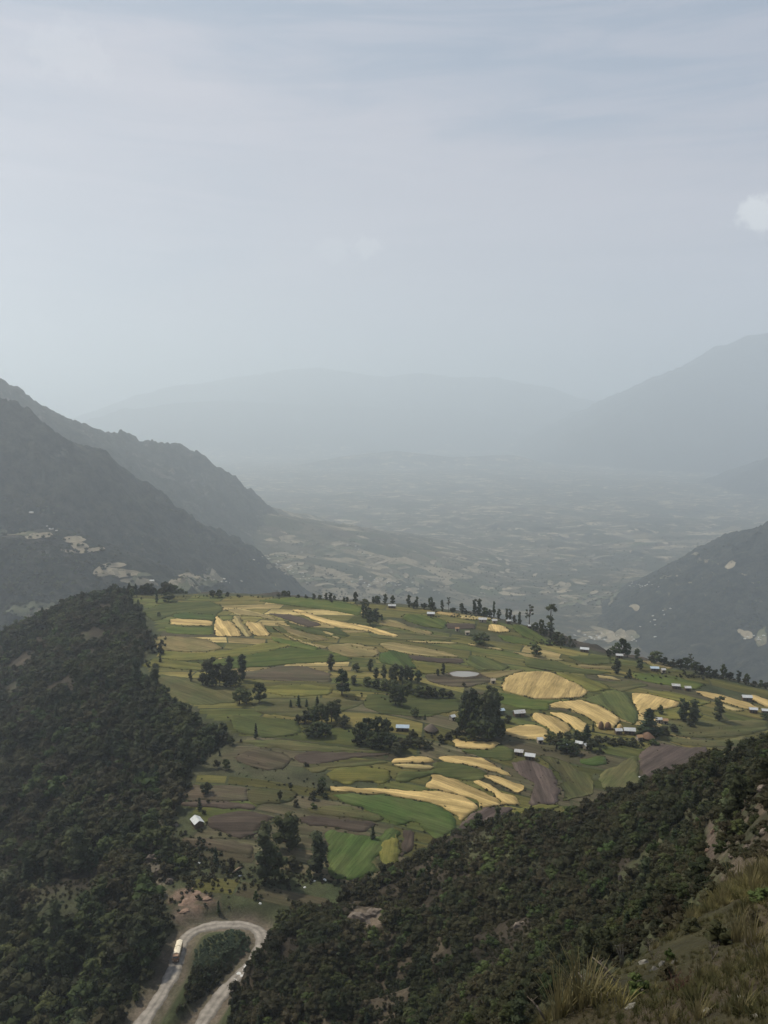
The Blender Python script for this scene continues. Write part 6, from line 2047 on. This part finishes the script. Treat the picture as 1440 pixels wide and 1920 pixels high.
for (u, v, w_, h_, lab) in ((352, 1692, 30, 7, 'main reddish earth heap of the landslip above the hairpin'), (385, 1684, 26, 5, 'right reddish heap of the landslip above the hairpin'), (368, 1674, 22, 5, 'upper reddish ridge of the landslip above the hairpin'), (345, 1708, 20, 6, 'lowest crumbling heap of the landslip')):
    rock(u, v, w_, h_, lab, PINKS, 'earth_heap', 'earth heap')
for (u, v, w_, h_, lab) in ((1338, 1560, 10, 16, 'upper part of the reddish earth chute on the near hillside'), (1326, 1596, 11, 14, 'lower part of the reddish earth chute on the near hillside')):
    rock(u, v, w_, h_, lab, PINKS, 'earth_heap', 'earth heap')
for (u, v, w_, h_, lab) in ((461, 1814, 12, 10, 'upper white stone beside the lower leg of the road'), (457, 1820, 9, 8, 'small white stone under the upper roadside stone'), (448, 1827, 13, 11, 'middle white stone beside the lower leg of the road'), (454, 1831, 11, 10, 'white block right of the middle roadside stone'), (441, 1837, 10, 8, 'lowest white stone beside the lower leg of the road'),
                            (627, 1580, 5, 4, 'white stone at the left of the bright green meadow'), (658, 1631, 5, 4, 'white stone in the lower bright green meadow'), (571, 1664, 6, 4, 'white stone above the near hillside scrub'), (588, 1652, 9, 5, 'pale stone at the edge below the right grove tree'), (608, 1650, 10, 6, 'broad pale stone below the meadow corner'), (374, 1618, 8, 6, 'white stone among the scrub above the red landslip'), (456, 1543, 6, 5, 'white stone in the dark ploughed field'), (806, 1533, 6, 4, 'white stone in the curved green field'),
                            (1200, 1458, 11, 5, 'upper tan stone in the grey-olive field'), (1188, 1463, 10, 5, 'left tan stone in the grey-olive field'), (1200, 1464, 8, 4, 'lower tan stone in the grey-olive field'), (450, 1642, 7, 4, 'pale stone left of the lower grove'), (488, 1694, 7, 5, 'pale stone on the grassy nose')):
    rock(u, v, w_, h_, lab, WHITES, 'stone', 'stone')

for j, (u, v, w_, h_) in enumerate(((1405, 1500, 20, 16), (1432, 1478, 24, 18), (1418, 1530, 18, 14), (1392, 1556, 18, 16), (1436, 1560, 22, 18), (1408, 1590, 22, 18), (1376, 1604, 20, 16), (1432, 1618, 24, 18), (1390, 1636, 22, 16), (1360, 1650, 18, 14))):
    rock(u, v, w_, h_, '%s brown boulder from the top on the bare bank at the right border' % ORD[j], ROCKS, 'boulder', 'boulder', 'boulders on the right bank')

# fallen log on the slope above the landslip
p0, p1 = plat(437, 1637), plat(454, 1626)
q = MB()
q.tube([(p0.x, p0.y, p0.z + 0.35), ((p0.x + p1.x) / 2, (p0.y + p1.y) / 2, (p0.z + p1.z) / 2 + 0.55), (p1.x, p1.y, p1.z + 0.4)], [0.42, 0.4, 0.34], 8)
lg = q.build('log', plain_mat('peeled_wood', (0.30, 0.22, 0.15), 0.9, 0.1, var=0.3, scale=2.0), None, True)
tag(lg, 'pale fallen log above the red landslip', 'log')

# ------------------------------------------------------------------ the grassy brink in front of the viewer
def grass_mat(name, c1, c2):
    m, nd, lk, b = new_mat(name)
    oi = nd.new('ShaderNodeObjectInfo')
    pos_ = nd.new('ShaderNodeTexCoord').outputs['Object']
    n = noise_on(nd, lk, pos_, 6.0, 2)
    c = mix_rgb(nd, lk, map_r(nd, lk, math_n(nd, lk, 'ADD', math_n(nd, lk, 'MULTIPLY', oi.outputs['Random'], 0.7), math_n(nd, lk, 'MULTIPLY', n, 0.5)), 0.25, 0.95, 0, 1, False), c1, c2)
    lk.new(c, b.inputs['Base Color'])
    tr = nd.new('ShaderNodeBsdfTranslucent')
    lk.new(c, tr.inputs[0])
    mx = nd.new('ShaderNodeMixShader')
    mx.inputs[0].default_value = 0.25
    lk.new(b.outputs[0], mx.inputs[1])
    lk.new(tr.outputs[0], mx.inputs[2])
    o = [x for x in nd if x.type == 'OUTPUT_MATERIAL'][0]
    lk.new(mx.outputs[0], o.inputs[0])
    return m


G_DRY = grass_mat('dry_grass', (0.21, 0.18, 0.075), (0.105, 0.104, 0.040))
G_DULL = grass_mat('dull_grass', (0.094, 0.080, 0.036), (0.058, 0.062, 0.024))
G_RUSH = grass_mat('straw_rush', (0.20, 0.172, 0.085), (0.105, 0.096, 0.044))
M_TWIG = plain_mat('dead_twig', (0.17, 0.145, 0.12), 0.95, 0.05, var=0.35, scale=9.0)
M_TWIGR = plain_mat('reddish_twig', (0.105, 0.058, 0.046), 0.95, 0.05, var=0.35, scale=9.0)


def tuft(name, n, hgt, spread, width, mat, seed, lean=0.5):
    rg = random.Random(seed)
    v, f = [], []
    for _ in range(n):
        a = rg.random() * 6.28
        r = spread * 0.35 * math.sqrt(rg.random())
        bx, by = r * math.cos(a), r * math.sin(a)
        a2 = a + rg.gauss(0, 0.6)
        ln = rg.uniform(0.25, 1.0) * lean
        h = hgt * rg.uniform(0.55, 1.1)
        w = width * rg.uniform(0.6, 1.3)
        px, py = -math.sin(a2) * w, math.cos(a2) * w
        b0 = len(v)
        for k, (t, ww) in enumerate(((0, 1), (0.4, 0.85), (0.75, 0.6))):
            ox, oy = math.cos(a2) * ln * h * t * t * 1.1, math.sin(a2) * ln * h * t * t * 1.1
            z = h * (t - 0.22 * ln * t * t) - 0.03
            v.append((bx + ox + px * ww, by + oy + py * ww, z))
            v.append((bx + ox - px * ww, by + oy - py * ww, z))
        v.append((bx + math.cos(a2) * ln * h * 1.1, by + math.sin(a2) * ln * h * 1.1, h * (1 - 0.30 * ln)))
        f += [(b0, b0 + 1, b0 + 3, b0 + 2), (b0 + 2, b0 + 3, b0 + 5, b0 + 4), (b0 + 4, b0 + 5, b0 + 6)]
    me = bpy.data.meshes.new(name)
    me.from_pydata(v, [], f)
    me.materials.append(mat)
    me.update()
    return me


T_DRY = [tuft('dry_tuft', 46, 0.42, 0.5, 0.012, G_DRY, i, 0.8) for i in range(2)]
T_DULL = [tuft('dull_tuft', 46, 0.26, 0.5, 0.013, G_DULL, 10 + i, 1.0) for i in range(2)]
T_RUSH = [tuft('rush_tuft', 70, 0.8, 0.45, 0.010, G_RUSH, 20 + i, 0.55) for i in range(2)]


def tussock(u, v, s, me, label):
    p = hit(u, v)
    o = bpy.data.objects.new('grass_tussock', me)
    COL.objects.link(o)
    o.location = (p.x, p.y, p.z - 0.02)
    o.scale = (s, s, s)
    o.rotation_euler = (0, 0, random.random() * 6)
    tag(o, label, 'grass tussock')
    return o


ts = []
for (u, v, s, me, lab) in ((1048, 1905, 1.25, T_RUSH[0], 'large yellowish grass tussock at the left tip of the brink'), (1090, 1890, 1.35, T_RUSH[1], 'largest yellowish grass tussock on the brink'), (1130, 1880, 1.1, T_DRY[0], 'pale grass tussock right of the largest one'), (1165, 1888, 0.9, T_DRY[1], 'small pale tussock beside the green shrub'),
                           (1412, 1775, 0.95, T_RUSH[0], 'straw-coloured rushes at the right border'), (1385, 1765, 0.8, T_RUSH[1], 'shorter rushes left of the border rushes'), (1310, 1880, 1.0, T_DULL[0], 'dull green tuft on the bare slope'), (1400, 1895, 1.0, T_DULL[1], 'dull tuft in the bottom right corner')):
    ts.append(tussock(u, v, s, me, lab))

rg2 = np.random.default_rng(77)
x, y = jgrid(-2, 24, 5.5, 36, 0.145, rg2)
u2, v2, d2 = proj(x, y, height(x, y))
gd = fbm(x, y, 1.6, 3, 820)
gd2 = fbm(x, y, 5.0, 2, 824)
r = np.hypot(x, y)
ok = grid_sample(GHILL, x, y) & (u2 > 940) & (u2 < 1520) & (v2 < 2050) & (grid_sample(GVIS, x, y) > -0.08) & (gd + 0.4 * gd2 > -0.28) & (rg2.random(len(x)) < 0.85)
x, y, gd, gd2, u2, v2 = x[ok], y[ok], gd[ok], gd2[ok], u2[ok], v2[ok]
upper = sstep(-10, 70, (1790 - 0.30 * (u2 - 1180)) - v2)         # lusher, paler growth along the brink, short dull turf below
pick = rg2.random(len(x))
idx = np.where(pick < 0.08 + 0.62 * upper, np.where(pick < 0.05 + 0.1 * upper, 4, rg2.integers(0, 2, len(x))), 2 + rg2.integers(0, 2, len(x)))
sc_ = rg2.uniform(0.5, 1.1, len(x)) * (0.36 + 0.46 * upper) * (1 + 0.7 * gd)
scatter('grass', np.stack([x, y, height(x, y) - 0.02], 1), np.stack([sc_] * 3, 1), idx, [ts[2], ts[3], ts[6], ts[7], ts[4]], 'dry grass covering the steep brink in front', 'grass')
print('grass', len(x))


def twig_bush(name, u, v, hpx, label, mat, seed, n=9, spread=0.7, thick=0.010, cat='shrub', depth=3):
    p = hit(u, v)
    h = hpx * depth_of(p) / FPX
    rg = random.Random(seed)
    q = MB()

    def grow(o, d, ln, rad, lev):
        m_ = o + d * ln * 0.5 + Vector((rg.gauss(0, 1), rg.gauss(0, 1), rg.gauss(0, 1))) * ln * 0.06
        e_ = o + d * ln + Vector((rg.gauss(0, 1), rg.gauss(0, 1), rg.gauss(0, 1))) * ln * 0.08
        q.tube([o, m_, e_], [rad, rad * 0.8, rad * 0.55], 4 if lev > 1 else 5, False)
        if lev < depth:
            for _ in range(rg.choice((2, 2, 3))):
                nd_ = (d + Vector((rg.gauss(0, 1), rg.gauss(0, 1), rg.gauss(0.2, 0.7))) * 0.5).normalized()
                grow(m_.lerp(e_, rg.uniform(0.2, 1.0)), nd_, ln * rg.uniform(0.5, 0.75), rad * 0.55, lev + 1)
    for i in range(n):
        a = 6.28 * i / n + rg.random()
        d = Vector((math.cos(a) * spread * rg.uniform(0.2, 1), math.sin(a) * spread * rg.uniform(0.2, 1), 1)).normalized()
        grow(Vector((0, 0, -0.03)), d, h * 0.5 * rg.uniform(0.7, 1.1), thick * rg.uniform(0.7, 1.2), 0)
    o = q.build(name, mat, None, True)
    o.location = p
    tag(o, label, cat)
    return o


twig_bush('bare_shrub', 1270, 1862, 62, 'reddish bare twiggy shrub right of the green shrub', M_TWIGR, 3, 12, 1.0, 0.007)
twig_bush('bare_shrub', 1120, 1850, 60, 'grey bare shrub behind the largest tussock', M_TWIG, 4, 7, 0.8, 0.007)
twig_bush('bare_shrub', 1335, 1800, 46, 'pale forked dry twigs on the upper slope', M_TWIG, 5, 4, 0.8, 0.009, depth=2)
twig_bush('bare_shrub', 1420, 1800, 60, 'dry twigs under the border rushes', M_TWIG, 6, 6, 0.9, 0.007)
twig_bush('bare_shrub', 1225, 1800, 50, 'thin grey shrub behind the standing stones', M_TWIG, 8, 6, 0.7, 0.006)
twig_bush('bare_shrub', 1070, 1862, 44, 'thin dry shrub at the left end of the brink', M_TWIG, 9, 5, 0.8, 0.006)

# split dead stump on the brink
p = hit(1166, 1815)
s = depth_of(p) / FPX
q = MB()
hh_ = 46 * s
for (dx, lean_, r0, hk) in ((-0.06, -0.30, 0.040, 1.0), (0.0, -0.12, 0.050, 0.92), (0.06, -0.02, 0.045, 1.02), (0.10, 0.02, 0.028, 0.85)):
    q.tube([(dx, 0, -0.1), (dx + lean_ * hh_ * 0.25, 0.02, hh_ * 0.5 * hk), (dx + lean_ * hh_ * 0.9, 0.03, hh_ * hk)], [r0, r0 * 0.8, r0 * 0.35], 6)
q.tube([(-0.30 * hh_ - 0.1, 0.03, hh_ * 0.98), (0.0, 0.03, hh_ * 1.0), (0.13, 0.02, hh_ * 0.96)], [0.012, 0.018, 0.010], 5)
q.tube([(-0.32, 0.05, hh_ * 0.75), (-0.05, 0.02, hh_ * 0.35), (0.12, 0, -0.05)], [0.010, 0.016, 0.022], 5)
stump = q.build('dead_stump', plain_mat('grey_deadwood', (0.125, 0.118, 0.108), 0.95, 0.05, var=0.4, scale=14.0, bump=0.4), None, True)
stump.location = p
tag(stump, 'split grey dead stump standing on the brink', 'stump')

for (u, v, u3, v3, lab) in ((1090, 1796, 1136, 1832, 'long bare dead branch leaning above the largest tussock'), (1064, 1826, 1086, 1856, 'short pale dead branch left of the long one'), (992, 1884, 1026, 1914, 'pale dead branch low at the left of the tussocks')):
    a = hit(u3, v3)
    if a is None or depth_of(a) > 60:
        a = hit(u3 + 25, v3 + 12)
    dpt = depth_of(a)
    k = dpt / FPX
    b_ = a + Vector(((u - u3) * k, 0.25, (v3 - v) * k))
    q = MB()
    mid = (a + b_) / 2 + Vector((0, 0, 0.04))
    q.tube([a + Vector((0, 0, -0.05)), mid, b_], [0.024, 0.018, 0.008], 6)
    q.tube([mid, mid + Vector((-0.10, 0.05, 0.12))], [0.010, 0.004], 5)
    q.tube([mid.lerp(b_, 0.5), mid.lerp(b_, 0.5) + Vector((0.10, 0.0, 0.10))], [0.008, 0.003], 5)
    o = q.build('dead_branch', bpy.data.materials['dead_twig'], None, True)
    tag(o, lab, 'branch')


def near_plant(u, v, hpx, kind, label, wm=1.0, name='shrub'):
    p_ = hit(u, v)
    return plant(name, kind, (p_.x, p_.y, p_.z - 0.04), hpx * depth_of(p_) / FPX, label, 'shrub', None, wm)


near_plant(1196, 1862, 44, 'green', 'fresh green shrub on the brink between tussocks and red twigs', 1.1)
near_plant(1256, 1800, 30, 'green', 'small green sprig between the standing stones', 0.8)
near_plant(1250, 1835, 34, 'heath', 'brown dry shrub below the standing stones', 1.3)
near_plant(1350, 1770, 46, 'scrub', 'dark shrub on the right grassy slope', 1.4)
near_plant(1405, 1740, 40, 'heath', 'dark brown shrub behind the border rushes', 1.6)
near_plant(1300, 1745, 36, 'heath', 'olive shrub at the top of the grassy slope', 1.6)
near_plant(1425, 1690, 34, 'green', 'bright moss-green bush at the top right of the slope', 1.5)
for (u, v, w_, h_, lab) in ((1240, 1812, 14, 30, 'left standing grey stone on the brink'), (1264, 1806, 13, 28, 'right standing grey stone on the brink'), (1228, 1818, 18, 18, 'rounded grey stone left of the standing ones'), (1208, 1806, 22, 20, 'grey stone behind the green shrub'),
                            (1186, 1888, 24, 12, 'pale flat stone at the foot of the green shrub'), (1205, 1856, 10, 7, 'small pale stone in the green shrub'), (1390, 1872, 26, 8, 'half-buried pale stone on the bare slope'), (1330, 1895, 24, 9, 'low reddish stone on the bare slope'), (1420, 1905, 18, 10, 'pale stone in the bottom right corner')):
    rock(u, v, w_, h_, lab, STONES, 'stone', 'stone')

# ------------------------------------------------------------------ villages in the valley
FPM = {'pale': plain_mat('far_stubble', (0.235, 0.20, 0.14), 1.0, 0.05, var=0.4, scale=0.03), 'tan': plain_mat('far_fallow', (0.15, 0.132, 0.09), 1.0, 0.05, var=0.4, scale=0.03), 'moss': plain_mat('far_pasture', (0.095, 0.10, 0.06), 1.0, 0.05, var=0.4, scale=0.03)}
# terraced strips round the villages
for (cu, cv, n, su, sv, tl) in ((365, 1088, 15, 36, 10, 0.05), (540, 1060, 34, 50, 18, 0.45), (735, 1088, 40, 60, 14, 0.1), (1100, 1126, 24, 60, 12, 0), (1130, 1192, 26, 60, 8, 0), (1050, 1098, 20, 50, 8, 0), (60, 1004, 5, 60, 4, 0.05), (165, 1036, 3, 26, 4, 0.7), (250, 1082, 4, 26, 7, 0.3), (1414, 1195, 6, 22, 6, 0), (640, 1040, 18, 60, 16, 0.35), (900, 1050, 40, 160, 24, 0), (1150, 1030, 30, 130, 24, 0), (60, 1140, 4, 30, 12, 0)):
    for _ in range(n):
        du = random.gauss(0, 0.6) * su
        c0 = far_hit(cu + du, cv + tl * du + random.gauss(0, 0.6) * sv)
        if c0 is None:
            continue
        g0 = np.array([float(far_height(c0.x + 15, c0.y) - far_height(c0.x - 15, c0.y)), float(far_height(c0.x, c0.y + 15) - far_height(c0.x, c0.y - 15))]) / 30
        an = math.atan2(-g0[0], g0[1]) if np.hypot(*g0) > 0.04 else random.gauss(0, 0.25)     # along the contour
        L_, W_s = random.uniform(22, 75), random.uniform(7, 20)
        na, nb3 = 9, 4
        sv_, sf_ = [], []
        bendk = random.uniform(-0.004, 0.004)
        for r_i in range(nb3):
            for c_i in range(na):
                a_ = (c_i / (na - 1) - 0.5) * 2 * L_
                b3 = (r_i / (nb3 - 1) - 0.5) * 2 * W_s * (1 - 0.5 * (2 * c_i / (na - 1) - 1) ** 4) + bendk * a_ * a_ + random.uniform(-1.5, 1.5)
                X_, Y_ = c0.x + a_ * math.cos(an) - b3 * math.sin(an), c0.y + a_ * math.sin(an) + b3 * math.cos(an)
                sv_.append((X_, Y_, float(far_height(X_, Y_)) + 1.5))
        for r_i in range(nb3 - 1):
            for c_i in range(na - 1):
                k_i = r_i * na + c_i
                sf_.append((k_i, k_i + 1, k_i + na + 1, k_i + na))
        mesh_obj('plot', sv_, sf_, FPM[random.choices(('pale', 'tan', 'moss'), (2.4, 2, 2))[0]], valley, True)
# trees dotting the valley floor
tp_, ts_ = [], []
for _ in range(5200):
    u = random.uniform(-20, 1460)
    v = 1180 - 250 * random.random() ** 1.6
    c0 = far_hit(u, v)
    if c0 is None or fbm(np.array([c0.x]), np.array([c0.y]), 420.0, 3, 951)[0] < -0.05 + random.uniform(-0.25, 0.2):
        continue
    h = random.uniform(5, 11)
    tp_.append((c0.x, c0.y, c0.z - 0.5))
    ts_.append((h * 1.5, h * 1.5, h))
scatter('woodland', tp_, ts_, [random.randrange(2) for _ in tp_], [crown_src('broad', 0), crown_src('scrub', 0)], 'tiny dark trees dotting the hazy valley floor', 'trees')

q = MB()
q.add([(-6, -4, -1), (6, -4, -1), (6, 4, -1), (-6, 4, -1), (-6, -4, 3), (6, -4, 3), (6, 4, 3), (-6, 4, 3), (-6, 0, 4.6), (6, 0, 4.6)], [(0, 1, 5, 4), (2, 3, 7, 6), (1, 2, 6, 9, 5), (3, 0, 4, 8, 7)])
nw = len(q.f)
q.add([(-6.6, -4.8, 2.7), (6.6, -4.8, 2.7), (6.6, 0, 4.75), (-6.6, 0, 4.75), (6.6, 4.8, 2.7), (-6.6, 4.8, 2.7)], [(0, 1, 2, 3), (3, 2, 4, 5)])
FAR_H = bpy.data.meshes.new('far_house')
FAR_H.from_pydata(q.v, [], q.f)
FAR_H.materials.append(M_PALEW)
FAR_H.materials.append(plain_mat('dull_tin', (0.5, 0.5, 0.48), 0.6, 0.3, var=0.2, scale=0.1))
FAR_H.polygons.foreach_set('material_index', [0] * nw + [1] * (len(q.f) - nw))
FAR_H.update()
VILL = [
    ('house of the village on the low spur left of the valley middle', 'village on the low spur', (535, 1064), 24, (34, 10), 0.55), ('house of the hamlet behind the far left skyline', 'hamlet behind the left skyline', (405, 1090), 9, (34, 6), 0),
    ('house on top of the pale knoll at left', 'knoll houses', (100, 993), 3, (14, 3), 0), ('house of the white village by the valley road at right', 'white village by the valley road', (1198, 1098), 16, (22, 4), 0), ('house of the brownish village on the right mountain foot', 'village on the right mountain foot', (1412, 1195), 10, (18, 5), 0),
    ('house of the village in the valley right below the plateau edge', 'village below the plateau edge', (1135, 1196), 24, (55, 8), 0), ('house scattered along the valley road at right', 'houses along the valley road', (1225, 1158), 8, (26, 12), -0.4), ('house of the pale village behind the hilltop grove', 'village behind the hilltop grove', (725, 1094), 24, (50, 9), 0.15), ('house scattered high on the valley slope', 'houses high on the valley slope', (650, 1022), 7, (26, 8), 0.4),
]
for (lab, grp, (cu, cv), n, (su, sv), tl) in VILL:
    for _ in range(n):
        du, dv = random.gauss(0, 0.7) * su, random.gauss(0, 0.6) * sv
        p = far_hit(cu + du, cv + dv + tl * du)
        if p is None:
            continue
        o = bpy.data.objects.new('house', FAR_H)
        COL.objects.link(o)
        o.location = p
        k = random.uniform(0.5, 1.0)
        o.scale = (k, k, k)
        o.rotation_euler = (0, 0, random.uniform(-0.9, 0.9))
        tag(o, lab, 'house', grp)
for (u, v, lab) in ((59, 962, 'single white house on the dark left mountain flank'), (566, 1036, 'single white house above the spur village'), (681, 1038, 'single white house alone on the valley slope'), (285, 1090, 'pale building beside the tan knoll field')):
    p = far_hit(u, v)
    if p:
        o = bpy.data.objects.new('house', FAR_H)
        COL.objects.link(o)
        o.location = p
        tag(o, lab, 'house')
